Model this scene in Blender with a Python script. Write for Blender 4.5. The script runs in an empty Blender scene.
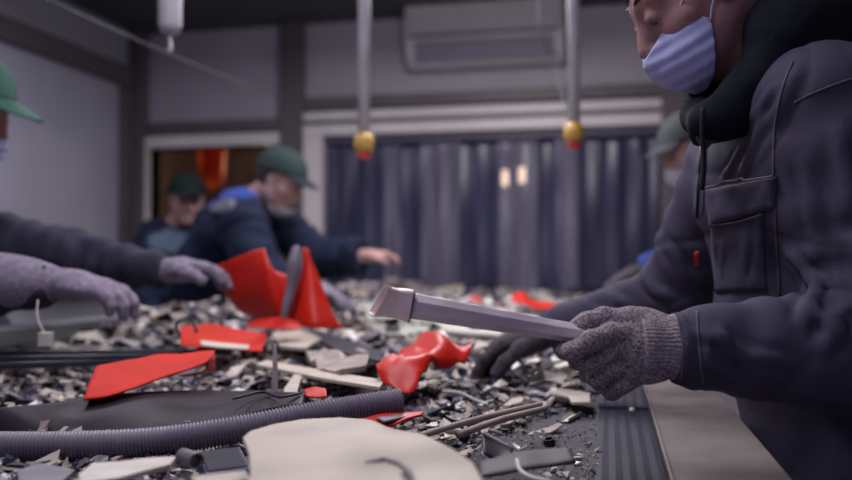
import bpy, bmesh, math, random
import numpy as np
from mathutils import Vector, Matrix, noise
from mathutils.bvhtree import BVHTree

random.seed(7)
rng = np.random.default_rng(7)
SC = bpy.context.scene
COL = SC.collection
R = math.radians

# ------------------------------------------------------------------ camera
FPX, CX, CY = 840.0, 426.0, 240.0
BELT = 0.90                      # height of the belt above the floor
CAM = Vector((0, 0, 1.14))
TH, PH = math.atan(183 / 840), R(1.67)
FW = Vector((-math.sin(TH) * math.cos(PH), math.cos(TH) * math.cos(PH), math.sin(PH)))
RT = Vector((math.cos(TH), math.sin(TH), 0))
UP = RT.cross(FW)
cd = bpy.data.cameras.new('camera'); cam = bpy.data.objects.new('camera', cd); COL.objects.link(cam)
cd.sensor_width = 36; cd.lens = FPX / 852 * 36
cam.matrix_world = Matrix.Translation(CAM) @ Matrix((RT, UP, -FW)).transposed().to_4x4()
cd.clip_start = 0.02
cd.dof.use_dof = True; cd.dof.focus_distance = 1.06; cd.dof.aperture_fstop = 2.4
SC.camera = cam

# ------------------------------------------------------------------ light and exposure
w = bpy.data.worlds.new('world'); SC.world = w; w.use_nodes = True
w.node_tree.nodes['Background'].inputs[0].default_value = (0.44, 0.34, 0.80, 1)
w.node_tree.nodes['Background'].inputs[1].default_value = 0.40
SC.view_settings.view_transform = 'Standard'; SC.view_settings.look = 'None'
SC.view_settings.gamma = 1; SC.view_settings.use_curve_mapping = False
SC.view_settings.exposure = 0.0


def area(name, loc, size, energy, col, rot=(0, 0, 0)):
    d = bpy.data.lights.new(name, 'AREA'); d.shape = 'RECTANGLE'; d.size, d.size_y = size
    d.energy = energy; d.color = col
    o = bpy.data.objects.new(name, d); COL.objects.link(o); o.location = loc; o.rotation_euler = rot
    return o


area('tube_light', (-0.55, 1.15, 2.50), (0.25, 1.2), 23, (0.95, 0.88, 1.0))
area('tube_light', (-0.55, 3.10, 2.50), (0.25, 1.2), 38, (0.98, 0.91, 0.98))
area('tube_light', (-2.0, 2.7, 2.50), (0.25, 1.2), 16, (0.88, 0.84, 1.0))


area('tube_light', (-0.7, -1.0, 2.50), (0.3, 1.4), 11, (0.90, 0.86, 1.0))  # unseen fill behind the camera, added to brighten camera-facing sides


def point(name, loc, e, col, r=0.05):
    d = bpy.data.lights.new(name, 'POINT'); d.energy = e; d.color = col; d.shadow_soft_size = r
    o = bpy.data.objects.new(name, d); COL.objects.link(o); o.location = loc
    return o


point('tube_glow', (-0.55, 3.1, 2.25), 13, (1.0, 0.93, 0.96), 0.25)  # added point light for the tube's sideways spill, lifts wall and ceiling
point('tube_glow', (-0.75, 1.0, 2.25), 4, (0.93, 0.88, 1.0), 0.25)

# ------------------------------------------------------------------ placing helpers
def P(px, py, d):
    """point seen at pixel px,py at camera depth d"""
    return CAM + FW * d + RT * ((px - CX) / FPX * d) - UP * ((py - CY) / FPX * d)


def ray(px, py):
    return (FW + RT * ((px - CX) / FPX) - UP * ((py - CY) / FPX)).normalized()


def G(px, py, z):
    r = ray(px, py)
    return CAM + r * ((z - CAM.z) / r.z)


def WY(px, py, y):
    r = ray(px, py)
    return CAM + r * (y / r.y)


def WX(px, py, x):
    r = ray(px, py)
    return CAM + r * (x / r.x)


def CV(x, y, z):
    """direction given as right, up, away from the camera"""
    return (RT * x + UP * y + FW * z).normalized()


# ------------------------------------------------------------------ materials
MATS = {}


def mat(name, col, rough=0.6, metal=0.0, var=0.15, vscale=12, bump=0.0, bscale=60, col2=None, coat=0.0,
        trans=0.0, alpha=1.0, spec=0.5, mixlo=0.35, mixhi=0.65, sheen=0.0, stretch=None, trl=0.0):
    m = bpy.data.materials.new(name); m.use_nodes = True; MATS[name] = m
    nt = m.node_tree; b = nt.nodes['Principled BSDF']
    tc = nt.nodes.new('ShaderNodeTexCoord'); mp = nt.nodes.new('ShaderNodeMapping')
    nt.links.new(tc.outputs['Object'], mp.inputs[0])
    if stretch: mp.inputs['Scale'].default_value = stretch
    n = nt.nodes.new('ShaderNodeTexNoise'); n.inputs['Scale'].default_value = vscale; n.inputs['Detail'].default_value = 6
    nt.links.new(mp.outputs[0], n.inputs['Vector'])
    cr = nt.nodes.new('ShaderNodeValToRGB')
    c2 = col2 or tuple(max(0, c * (1 - var)) for c in col)
    c1 = col if col2 else tuple(min(1, c * (1 + var)) for c in col)
    cr.color_ramp.elements[0].color = (*c2, 1); cr.color_ramp.elements[1].color = (*c1, 1)
    cr.color_ramp.elements[0].position = mixlo; cr.color_ramp.elements[1].position = mixhi
    nt.links.new(n.outputs[0], cr.inputs[0]); nt.links.new(cr.outputs[0], b.inputs['Base Color'])
    b.inputs['Roughness'].default_value = rough; b.inputs['Metallic'].default_value = metal
    b.inputs['Specular IOR Level'].default_value = spec
    b.inputs['Coat Weight'].default_value = coat; b.inputs['Sheen Weight'].default_value = sheen
    b.inputs['Transmission Weight'].default_value = trans; b.inputs['Alpha'].default_value = alpha
    if bump:
        bn = nt.nodes.new('ShaderNodeTexNoise'); bn.inputs['Scale'].default_value = bscale; bn.inputs['Detail'].default_value = 4
        nt.links.new(mp.outputs[0], bn.inputs['Vector'])
        bp = nt.nodes.new('ShaderNodeBump'); bp.inputs['Strength'].default_value = bump; bp.inputs['Distance'].default_value = 0.003
        nt.links.new(bn.outputs[0], bp.inputs['Height']); nt.links.new(bp.outputs[0], b.inputs['Normal'])
    if trl:
        t = nt.nodes.new('ShaderNodeBsdfTranslucent'); nt.links.new(cr.outputs[0], t.inputs[0])
        ms = nt.nodes.new('ShaderNodeMixShader'); ms.inputs[0].default_value = trl
        nt.links.new(b.outputs[0], ms.inputs[1]); nt.links.new(t.outputs[0], ms.inputs[2])
        nt.links.new(ms.outputs[0], nt.nodes['Material Output'].inputs[0])
    return m


def add_weave(m, scale, strength, axis='Z', dist=0.001):
    """fine knitted / twill lines as bump"""
    nt = m.node_tree; b = nt.nodes['Principled BSDF']
    tc = nt.nodes.new('ShaderNodeTexCoord'); wv = nt.nodes.new('ShaderNodeTexWave')
    wv.wave_type = 'BANDS'; wv.bands_direction = axis; wv.inputs['Scale'].default_value = scale
    wv.inputs['Distortion'].default_value = 1.5
    nt.links.new(tc.outputs['Object'], wv.inputs['Vector'])
    bp = nt.nodes.new('ShaderNodeBump'); bp.inputs['Strength'].default_value = strength; bp.inputs['Distance'].default_value = dist
    nt.links.new(wv.outputs[0], bp.inputs['Height'])
    if b.inputs['Normal'].links:
        nt.links.new(b.inputs['Normal'].links[0].from_socket, bp.inputs['Normal'])
    nt.links.new(bp.outputs[0], b.inputs['Normal'])


M = {}
M['wall'] = mat('wall_panel', (0.40, 0.375, 0.42), 0.6, var=0.06, vscale=3)
M['wall_left'] = mat('wall_left_panel', (0.40, 0.40, 0.48), 0.55, var=0.05, vscale=2)
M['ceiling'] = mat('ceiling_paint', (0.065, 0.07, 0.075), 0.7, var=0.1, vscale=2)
M['floor'] = mat('floor_concrete', (0.14, 0.14, 0.15), 0.7, var=0.2, vscale=5)
M['brown'] = mat('brown_steel', (0.105, 0.092, 0.098), 0.5, var=0.1, vscale=4)
M['frame'] = mat('pale_frame', (0.68, 0.64, 0.63), 0.45, var=0.06, vscale=4)
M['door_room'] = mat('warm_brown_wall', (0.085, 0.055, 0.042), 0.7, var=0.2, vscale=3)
M['orange'] = mat('orange_cloth', (0.70, 0.13, 0.03), 0.7, var=0.15, vscale=8, trl=0.3)
M['strip'] = mat('curtain_strip', (0.040, 0.042, 0.088), 0.30, var=0.25, vscale=3, stretch=(6, 6, 0.6), alpha=0.88, spec=0.5)
M['strip2'] = mat('curtain_strip_clear', (0.20, 0.19, 0.27), 0.25, var=0.25, vscale=3, stretch=(6, 6, 0.6), alpha=0.6, spec=0.5)  # paler, sheerer strips: glare of light from beyond put into the colour
M['ac'] = mat('ac_plastic', (0.50, 0.47, 0.50), 0.4, var=0.04)
M['ac_dark'] = mat('ac_slot', (0.07, 0.06, 0.10), 0.5, var=0.1)
M['ac_shade'] = mat('ac_flap', (0.20, 0.18, 0.24), 0.5, var=0.05)  # darker grey than the body
M['pipe_white'] = mat('white_pipe', (0.42, 0.42, 0.45), 0.4, var=0.08)
M['yellow'] = mat('yellow_plastic', (0.50, 0.31, 0.06), 0.45, var=0.1)
M['redknob'] = mat('red_plastic_knob', (0.50, 0.03, 0.03), 0.4, var=0.1)
M['cord'] = mat('dark_cord', (0.02, 0.02, 0.025), 0.6)
M['wire'] = mat('grey_wire', (0.13, 0.13, 0.15), 0.4)
M['belt'] = mat('belt_dusty_rubber', (0.10, 0.094, 0.105), 0.9, col2=(0.045, 0.043, 0.055), vscale=90, bump=0.6, bscale=500, mixlo=0.35, mixhi=0.6)
M['skirt'] = mat('skirt_rubber', (0.018, 0.020, 0.036), 0.5, spec=0.25, var=0.25, vscale=4, bump=0.1, bscale=30, stretch=(30, 1, 1))
M['steel'] = mat('side_steel', (0.18, 0.155, 0.145), 0.5, metal=0.2, var=0.16, vscale=14, bump=0.15, bscale=120)
M['rail'] = mat('rail_steel', (0.12, 0.13, 0.13), 0.45, metal=0.2, var=0.1)
M['legsteel'] = mat('leg_steel', (0.10, 0.11, 0.13), 0.5, var=0.1)
M['jacket'] = mat('jacket_twill', (0.054, 0.050, 0.080), 0.75, var=0.14, vscale=14, bump=0.25, bscale=350, spec=0.12)
add_weave(M['jacket'], 420, 0.12, 'DIAGONAL', 0.0006)
M['seam'] = mat('jacket_seam', (0.11, 0.10, 0.125), 0.7, var=0.1, spec=0.12)
M['zip'] = mat('zip_tape', (0.02, 0.02, 0.03), 0.6, spec=0.12)
M['hood'] = mat('hoodie_fleece', (0.009, 0.012, 0.017), 0.9, var=0.2, vscale=40, bump=0.5, bscale=260, spec=0.12)
M['skin'] = mat('skin', (0.34, 0.19, 0.17), 0.5, var=0.08, vscale=20, bump=0.1, bscale=200)
M['hair'] = mat('dark_hair', (0.018, 0.014, 0.013), 0.6, var=0.3, vscale=60, bump=0.5, bscale=200)
M['mask'] = mat('mask_blue', (0.48, 0.52, 0.82), 0.65, var=0.06, vscale=10, bump=0.25, bscale=90, trl=0.15)
M['mask_white'] = mat('mask_white', (0.50, 0.50, 0.56), 0.7, var=0.05)
M['strap'] = mat('elastic_strap', (0.55, 0.55, 0.62), 0.7)
M['glove'] = mat('glove_knit', (0.42, 0.37, 0.39), 0.9, col2=(0.14, 0.115, 0.14), vscale=330, bump=1.0, bscale=420, mixlo=0.38, mixhi=0.62, spec=0.12)
M['glove_cuff'] = mat('glove_cuff_knit', (0.42, 0.37, 0.39), 0.9, col2=(0.19, 0.16, 0.185), vscale=330, bump=0.7, bscale=420, spec=0.12)
M['glove_far'] = mat('glove_lilac', (0.26, 0.235, 0.29), 0.9, col2=(0.17, 0.15, 0.20), vscale=90, bump=0.6, bscale=200, spec=0.12)
M['glove_dark'] = mat('glove_dark', (0.10, 0.085, 0.095), 0.9, col2=(0.05, 0.045, 0.055), vscale=200, bump=0.8, bscale=300, spec=0.12)
M['navy'] = mat('navy_cloth', (0.010, 0.015, 0.034), 0.8, var=0.15, vscale=20, bump=0.3, bscale=150, spec=0.12)
M['navy_grey'] = mat('slate_cloth', (0.036, 0.034, 0.056), 0.8, var=0.15, vscale=20, bump=0.3, bscale=150, spec=0.12)
M['bluepatch'] = mat('bright_blue_cloth', (0.03, 0.055, 0.22), 0.8, var=0.1, spec=0.12)
M['greypatch'] = mat('grey_reflective_cloth', (0.13, 0.135, 0.17), 0.7, var=0.1, spec=0.12)
M['slatepatch'] = mat('slate_blue_cloth', (0.07, 0.10, 0.14), 0.8, var=0.1, spec=0.12)
M['cap_green'] = mat('cap_green', (0.042, 0.105, 0.080), 0.75, var=0.12, vscale=20, spec=0.12)
M['cap_deep'] = mat('cap_deep_green', (0.022, 0.038, 0.036), 0.8, var=0.12, vscale=20, spec=0.12)
M['cap_dark'] = mat('cap_dark_green', (0.007, 0.014, 0.014), 0.8, var=0.12, vscale=20, spec=0.12)
M['cap_grey'] = mat('cap_grey', (0.05, 0.06, 0.062), 0.8, var=0.12, vscale=20, spec=0.12)
M['brim_dark'] = mat('brim_navy', (0.012, 0.018, 0.03), 0.7, spec=0.12)
M['blue_sleeve'] = mat('royal_blue_cloth', (0.03, 0.06, 0.22), 0.8, var=0.15, spec=0.12)
M['hivis'] = mat('hivis_yellow', (0.50, 0.62, 0.06), 0.6)
M['trouser'] = mat('trouser_cloth', (0.03, 0.03, 0.045), 0.85, var=0.2, spec=0.12)
M['boot'] = mat('boot_leather', (0.02, 0.02, 0.02), 0.5)
M['eye'] = mat('eye_white', (0.10, 0.09, 0.09), 0.3)
M['chrome'] = mat('bright_metal', (0.90, 0.86, 0.88), 0.34, metal=0.35, col2=(0.52, 0.45, 0.52), vscale=26, bump=0.5, bscale=24, stretch=(.22, .22, 1.2))  # darker streaks along the tube: mottled reflections put into the colour
M['chrome_warm'] = mat('warm_metal', (0.80, 0.66, 0.62), 0.34, metal=0.35, col2=(0.60, 0.47, 0.48), vscale=18, bump=0.25, bscale=40)
M['gap'] = mat('dark_seal', (0.015, 0.013, 0.02), 0.6)
M['hose'] = mat('hose_plastic', (0.125, 0.105, 0.145), 0.5, var=0.15, vscale=10)
M['hose_in'] = mat('hose_inside', (0.012, 0.012, 0.018), 0.6)
M['plate'] = mat('cream_board', (0.49, 0.435, 0.345), 0.6, col2=(0.37, 0.335, 0.29), vscale=11, bump=0.12, bscale=70, mixlo=0.25, mixhi=0.55)
M['scuff'] = mat('grey_scuff', (0.27, 0.25, 0.25), 0.7)
M['sheet'] = mat('black_sheet', (0.030, 0.021, 0.026), 0.5, col2=(0.012, 0.011, 0.016), vscale=9, bump=0.3, bscale=25, stretch=(1, 2.5, 1), spec=0.16)
M['profile'] = mat('black_profile', (0.018, 0.022, 0.035), 0.25, var=0.2)
M['red'] = mat('red_plastic', (0.50, 0.016, 0.007), 0.45, var=0.08, vscale=8, bump=0.06, bscale=30, spec=0.28)
M['red_cut'] = mat('red_cut_edge', (0.76, 0.22, 0.18), 0.6, var=0.08)
M['orangered'] = mat('orange_red_plastic', (0.52, 0.018, 0.005), 0.6, spec=0.15, var=0.08)
M['greystrip'] = mat('grey_trim', (0.17, 0.16, 0.20), 0.4, var=0.1)
M['cream'] = mat('cream_plastic', (0.48, 0.43, 0.35), 0.5, var=0.12, vscale=30, bump=0.15, bscale=60)
M['ivory'] = mat('ivory_plastic', (0.56, 0.53, 0.46), 0.45, var=0.10, vscale=30)
M['beige'] = mat('beige_plastic', (0.30, 0.245, 0.215), 0.6, var=0.18, vscale=30, bump=0.2, bscale=60)
M['greyp'] = mat('grey_plastic', (0.15, 0.14, 0.165), 0.5, var=0.2, vscale=30, bump=0.15, bscale=60)
M['dark'] = mat('dark_plastic', (0.022, 0.022, 0.033), 0.5, spec=0.2, var=0.25, vscale=30)
M['blue'] = mat('slate_blue_plastic', (0.040, 0.050, 0.090), 0.5, spec=0.25, var=0.2, vscale=30)
M['palegreen'] = mat('pale_green_plastic', (0.36, 0.40, 0.34), 0.4, var=0.1)
M['skybl'] = mat('bright_blue_plastic', (0.16, 0.27, 0.50), 0.4, var=0.1)
M['yellowp'] = mat('yellow_grain', (0.65, 0.50, 0.12), 0.5)
M['white'] = mat('white_plastic', (0.62, 0.61, 0.62), 0.4, var=0.05)
M['lamp_glow'] = None


# ------------------------------------------------------------------ object helpers
def tag(o, label=None, cat=None, group=None, kind=None):
    if label: o['label'] = label
    if cat: o['category'] = cat
    if group: o['group'] = group
    if kind: o['kind'] = kind
    return o


def link(name, me, parent=None):
    o = bpy.data.objects.new(name, me); COL.objects.link(o)
    if parent is not None:
        o.parent = parent
        # meshes are written in world coordinates: undo the parent chain's translation
        off = Vector((0, 0, 0)); q = parent
        while q is not None: off += Vector(q.location); q = q.parent
        o.location = -off
    return o


def mesh(name, vs, fs, m, parent=None, smooth=False, mats=None, midx=None, base=None):
    """vs are world coordinates; a top-level mesh gets its origin at its own base"""
    vs = np.asarray([tuple(v) for v in vs], dtype=float) if not isinstance(vs, np.ndarray) else vs
    if parent is None:
        c = (vs.min(0) + vs.max(0)) / 2; c[2] = vs[:, 2].min()
        if base is not None: c = np.array(base)
        vs = vs - c
    me = bpy.data.meshes.new(name); me.from_pydata(vs.tolist(), [], [list(map(int, f)) for f in fs]); me.update()
    for mm in (mats or [m]): me.materials.append(mm)
    if midx is not None: me.polygons.foreach_set('material_index', list(midx))
    if smooth: me.polygons.foreach_set('use_smooth', [True] * len(me.polygons))
    o = link(name, me, parent)
    if parent is None: o.location = tuple(c)
    return o


def empty(name, loc, label=None, cat=None, group=None, kind=None):
    o = bpy.data.objects.new(name, None); COL.objects.link(o); o.location = loc
    o.empty_display_size = 0.05
    return tag(o, label, cat, group, kind)


class MB:
    def __init__(s): s.v = []; s.f = []

    def add(s, vs, fs):
        n = len(s.v); s.v += [tuple(v) for v in vs]; s.f += [[i + n for i in f] for f in fs]; return s

    def box(s, a, b):
        x0, y0, z0 = [min(a[i], b[i]) for i in range(3)]; x1, y1, z1 = [max(a[i], b[i]) for i in range(3)]
        return s.add([(x0, y0, z0), (x1, y0, z0), (x1, y1, z0), (x0, y1, z0), (x0, y0, z1), (x1, y0, z1), (x1, y1, z1), (x0, y1, z1)],
                     [(0, 3, 2, 1), (4, 5, 6, 7), (0, 1, 5, 4), (1, 2, 6, 5), (2, 3, 7, 6), (3, 0, 4, 7)])

    def loft(s, rings, closed=True, caps=True):
        """rings: lists of equally many points"""
        n = len(rings[0]); vs = [p for r in rings for p in r]; fs = []
        for i in range(len(rings) - 1):
            for j in range(n if closed else n - 1):
                k = (j + 1) % n
                fs.append((i * n + j, i * n + k, (i + 1) * n + k, (i + 1) * n + j))
        if caps and closed:
            fs.append(tuple(reversed(range(n)))); fs.append(tuple(range((len(rings) - 1) * n, len(rings) * n)))
        return s.add(vs, fs)

    def tube(s, pts, r, n=8, caps=True):
        pts = [Vector(p) for p in pts]; rs = r if isinstance(r, (list, tuple)) else [r] * len(pts)
        rings = []; ref = Vector((0, 0, 1))
        for i, p in enumerate(pts):
            t = (pts[min(i + 1, len(pts) - 1)] - pts[max(i - 1, 0)]).normalized()
            if i == 0:
                if abs(t.dot(ref)) > 0.9: ref = Vector((1, 0, 0))
            a = (ref - t * ref.dot(t)).normalized(); ref = a; b = t.cross(a)
            rings.append([p + (a * math.cos(2 * math.pi * j / n) + b * math.sin(2 * math.pi * j / n)) * rs[i] for j in range(n)])
        return s.loft(rings, caps=caps)

    def build(s, name, m, parent=None, smooth=False, bevel=0.0, base=None):
        o = mesh(name, s.v, s.f, m, parent, smooth, base=base)
        bm = bmesh.new(); bm.from_mesh(o.data); bmesh.ops.recalc_face_normals(bm, faces=bm.faces); bm.to_mesh(o.data); bm.free()
        if smooth: o.data.polygons.foreach_set('use_smooth', [True] * len(o.data.polygons))
        if bevel:
            md = o.modifiers.new('bevel', 'BEVEL'); md.width = bevel; md.segments = 2; md.limit_method = 'ANGLE'
        return o


def spline(pts, n=8):
    pts = [Vector(p) for p in pts]; out = []
    q = [pts[0] * 2 - pts[1]] + pts + [pts[-1] * 2 - pts[-2]]
    for i in range(1, len(q) - 2):
        for k in range(n):
            t = k / n; a, b, c, d = q[i - 1], q[i], q[i + 1], q[i + 2]
            out.append(0.5 * ((2 * b) + (c - a) * t + (2 * a - 5 * b + 4 * c - d) * t * t + (3 * b - a - 3 * c + d) * t ** 3))
    out.append(pts[-1]); return out


def slab(name, pts, thick, m, parent=None, sub=0, bevel=0.0015, warp=0.0, smooth=False, mats=None):
    """polygon outline (world points) given a real thickness along its normal; sub>0 fills it with a warped interior"""
    pts = [Vector(p) for p in pts]
    nrm = Vector((0, 0, 0)); c = sum(pts, Vector()) / len(pts)
    for i in range(len(pts)): nrm += (pts[i] - c).cross(pts[(i + 1) % len(pts)] - c)
    nrm.normalize()
    if nrm.z < 0: nrm = -nrm
    bm = bmesh.new(); vs = [bm.verts.new(p) for p in pts]; f = bm.faces.new(vs)
    if sub:
        bmesh.ops.triangulate(bm, faces=[f])
        bmesh.ops.subdivide_edges(bm, edges=bm.edges[:], cuts=sub, use_grid_fill=True)
        if warp:
            for v in bm.verts:
                v.co += nrm * warp * (noise.noise(v.co * 9) + 0.5 * noise.noise(v.co * 23 + Vector((5, 2, 1))))
    bm.normal_update()
    r = bmesh.ops.extrude_face_region(bm, geom=bm.faces[:])
    for e in r['geom']:
        if isinstance(e, bmesh.types.BMVert): e.co -= nrm * thick
    bmesh.ops.recalc_face_normals(bm, faces=bm.faces)
    V = np.array([v.co[:] for v in bm.verts]); bm.verts.index_update()
    F = [[v.index for v in f.verts] for f in bm.faces]; bm.free()
    o = mesh(name, V, F, m, parent, smooth)
    if bevel:
        md = o.modifiers.new('bevel', 'BEVEL'); md.width = bevel; md.segments = 2; md.limit_method = 'ANGLE'; md.angle_limit = R(50)
    return o


# ------------------------------------------------------------------ implicit surfaces for bodies and cloth
def A(v): return np.array(v[:], dtype=np.float32)


def cone(Q, a, b, r1, r2):
    a, b = A(a), A(b); ba = b - a; L = float(ba @ ba) + 1e-12
    t = np.clip(((Q - a) @ ba) / L, 0, 1)
    return np.linalg.norm(Q - a - t[:, None] * ba, axis=1) - (r1 + (r2 - r1) * t)


def ell(q, r):
    r = np.array(r, dtype=np.float32); k0 = np.linalg.norm(q / r, axis=1); k1 = np.linalg.norm(q / r ** 2, axis=1) + 1e-9
    return k0 * (k0 - 1) / k1


def smin(a, b, k):
    h = np.maximum(k - np.abs(a - b), 0) / k
    return np.minimum(a, b) - h * h * k * 0.25


def smax(a, b, k): return -smin(-a, -b, k)


def chain(Q, pts, rs, k=0.01):
    d = None
    for i in range(len(pts) - 1):
        e = cone(Q, pts[i], pts[i + 1], rs[i], rs[i + 1]); d = e if d is None else smin(d, e, k)
    return d


def frame_q(Q, c, X, Y, Z):
    return (Q - A(c)) @ np.stack([A(X), A(Y), A(Z)], axis=1)


def wob(Q, s, seed=0.0):
    x, y, z = Q[:, 0] * s + seed, Q[:, 1] * s + 1.7 * seed, Q[:, 2] * s - seed
    return (np.sin(x + 1.3 * np.sin(y * 0.9 + z)) * np.cos(y * 1.1 + 1.1 * np.sin(z * 1.2 + x * 0.7)) + 0.5 * np.sin(2.1 * z + 1.4 * np.sin(1.9 * x - y)))


def sleeve(Q, pts, rs, amp=0.004, lam=0.04, seed=0.0, k=0.03):
    """tapering sleeve with gathered folds running round it"""
    d = None; tt = None; L0 = 0
    for i in range(len(pts) - 1):
        a, b = A(pts[i]), A(pts[i + 1]); ba = b - a; L = float(np.sqrt(ba @ ba))
        t = np.clip(((Q - a) @ ba) / L ** 2, 0, 1); e = np.linalg.norm(Q - a - t[:, None] * ba, axis=1) - (rs[i] + (rs[i + 1] - rs[i]) * t)
        T = L0 + t * L
        if d is None: d, tt = e, T
        else: tt = np.where(e < d, T, tt); d = smin(d, e, k)
        L0 += L
    ph = tt / lam * 6.283 + 2.2 * wob(Q, 13, seed) + seed
    f = np.sin(ph); f = np.sign(f) * np.abs(f) ** 0.8
    gate = 0.35 + 0.65 * (0.5 + 0.5 * wob(Q, 7, seed + 3) / 1.5)
    return d - amp * f * gate - amp * 0.8 * wob(Q, 24, seed + 1) / 1.5


def spine(Q, pts, ws, ds, W, k=0.05):
    """torso: elliptical section of half width w and half depth d along a bent spine"""
    d = None; W = A(W)
    for i in range(len(pts) - 1):
        a, b = A(pts[i]), A(pts[i + 1]); ax = b - a; L = float(np.linalg.norm(ax)); ax = ax / L
        Wn = W - ax * (W @ ax); Wn /= np.linalg.norm(Wn); Fn = np.cross(Wn, ax)
        t = np.clip(((Q - a) @ ax) / L, 0, 1); off = Q - a - t[:, None] * (ax * L)
        w_ = ws[i] + (ws[i + 1] - ws[i]) * t; d_ = ds[i] + (ds[i + 1] - ds[i]) * t; m_ = np.minimum(w_, d_)
        r = np.sqrt(((off @ Wn) / w_) ** 2 + ((off @ Fn) / d_) ** 2 + ((off @ ax) / (m_ * 0.75)) ** 2)
        e = (r - 1) * m_; d = e if d is None else smin(d, e, k)
    return d


def nets(name, fn, lo, hi, h, m, parent=None, smooth=True):
    """mesh the zero level of fn inside the box lo..hi with cell size h"""
    B = 6; lo = np.array(lo[:], dtype=np.float32); hi = np.array(hi[:], dtype=np.float32)
    nb = np.maximum(1, np.ceil((hi - lo) / (h * B)).astype(int)); n = nb * B
    g = [lo[i] + (np.arange(nb[i]) + 0.5) * B * h for i in range(3)]
    C = np.stack(np.meshgrid(*g, indexing='ij'), -1).reshape(-1, 3).astype(np.float32)
    dc = fn(C).astype(np.float32); act = np.abs(dc) < B * h * 1.5 + 0.012
    vol = np.repeat(np.repeat(np.repeat(dc.reshape(nb), B, 0), B, 1), B, 2)
    ids = np.argwhere(act.reshape(nb)); off = np.stack(np.meshgrid(*[np.arange(B)] * 3, indexing='ij'), -1).reshape(-1, 3)
    for s in range(0, len(ids), 1500):
        I = (ids[s:s + 1500, None, :] * B + off[None]).reshape(-1, 3)
        vol[I[:, 0], I[:, 1], I[:, 2]] = fn((lo + I * h).astype(np.float32))
    neg = vol < 0
    cnt = sum(neg[i:n[0] - 1 + i, j:n[1] - 1 + j, k:n[2] - 1 + k].astype(np.int8) for i in (0, 1) for j in (0, 1) for k in (0, 1))
    cells = np.argwhere((cnt > 0) & (cnt < 8)); idx = -np.ones(cnt.shape, dtype=np.int64)
    idx[cells[:, 0], cells[:, 1], cells[:, 2]] = np.arange(len(cells))
    acc = np.zeros((len(cells), 3)); num = np.zeros(len(cells))
    cor = [(i, j, k) for i in (0, 1) for j in (0, 1) for k in (0, 1)]
    for a in cor:
        for b in cor:
            if sum(b) - sum(a) == 1 and all(b[i] >= a[i] for i in range(3)):
                va = vol[cells[:, 0] + a[0], cells[:, 1] + a[1], cells[:, 2] + a[2]]
                vb = vol[cells[:, 0] + b[0], cells[:, 1] + b[1], cells[:, 2] + b[2]]
                s = (va < 0) != (vb < 0); t = np.where(s, va / np.where(s, va - vb, 1), 0)
                pt = np.array(a) + t[:, None] * (np.array(b) - np.array(a)); acc += pt * s[:, None]; num += s
    V = (cells + acc / num[:, None]) * h + lo
    F = []
    for ax in range(3):
        u, v = (ax + 1) % 3, (ax + 2) % 3
        sl0 = [slice(1, n[i] - 1) for i in range(3)]; sl1 = list(sl0); sl0[ax] = slice(0, n[ax] - 1); sl1[ax] = slice(1, n[ax])
        s0, s1 = neg[tuple(sl0)], neg[tuple(sl1)]; E = np.argwhere(s0 != s1)
        if not len(E): continue
        fl = s0[E[:, 0], E[:, 1], E[:, 2]]; base = E.copy(); base[:, u] += 1; base[:, v] += 1
        def at(du, dv):
            c = base.copy(); c[:, u] += du; c[:, v] += dv; return idx[c[:, 0], c[:, 1], c[:, 2]]
        q = np.stack([at(-1, -1), at(0, -1), at(0, 0), at(-1, 0)], 1)
        q[~fl] = q[~fl][:, ::-1]; F.append(q)
    F = np.concatenate(F); F = F[(F >= 0).all(1)]
    me = bpy.data.meshes.new(name); me.vertices.add(len(V)); me.loops.add(len(F) * 4); me.polygons.add(len(F))
    base = np.zeros(3)
    if parent is None:
        base = np.array([(V[:, 0].min() + V[:, 0].max()) / 2, (V[:, 1].min() + V[:, 1].max()) / 2, V[:, 2].min()]); V = V - base
    me.vertices.foreach_set('co', V.astype(np.float32).ravel()); me.loops.foreach_set('vertex_index', F.astype(np.int32).ravel())
    me.polygons.foreach_set('loop_start', np.arange(0, len(F) * 4, 4, dtype=np.int32)); me.polygons.foreach_set('loop_total', np.full(len(F), 4, dtype=np.int32))
    me.update(calc_edges=True); me.polygons.foreach_set('use_smooth', np.ones(len(F), dtype=bool)); me.materials.append(m)
    o = link(name, me, parent)
    if parent is None: o.location = tuple(base)
    return o


def bbox(pts, r):
    a = np.array([A(p) for p in pts]); return a.min(0) - r, a.max(0) + r

# ================================================================== the room
YB = 5.0                                   # back wall
CEIL = 2.66
cor = WY(134, 265, YB); XL = cor.x         # left wall plane
XR = 1.75


def bx(px, py=265): return WY(px, py, YB).x
def bz(px, py): return WY(px, py, YB).z


def struct(name, a, b, m, bevel=0.0):
    o = MB().box(a, b).build(name, m, bevel=bevel); o['kind'] = 'structure'; return o


struct('floor', (XL - 0.2, -2.6, -0.1), (XR + 0.2, 7.6, 0.0), M['floor'])
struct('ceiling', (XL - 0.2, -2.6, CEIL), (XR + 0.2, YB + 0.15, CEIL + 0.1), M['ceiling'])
wl = MB(); wl.box((XL - 0.12, -2.5, 0), (XL, YB, CEIL)); o = wl.build('wall_left', M['wall_left']); o['kind'] = 'structure'
struct('wall_right', (XR, -2.5, 0), (XR + 0.12, YB, CEIL), M['wall'])
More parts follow.
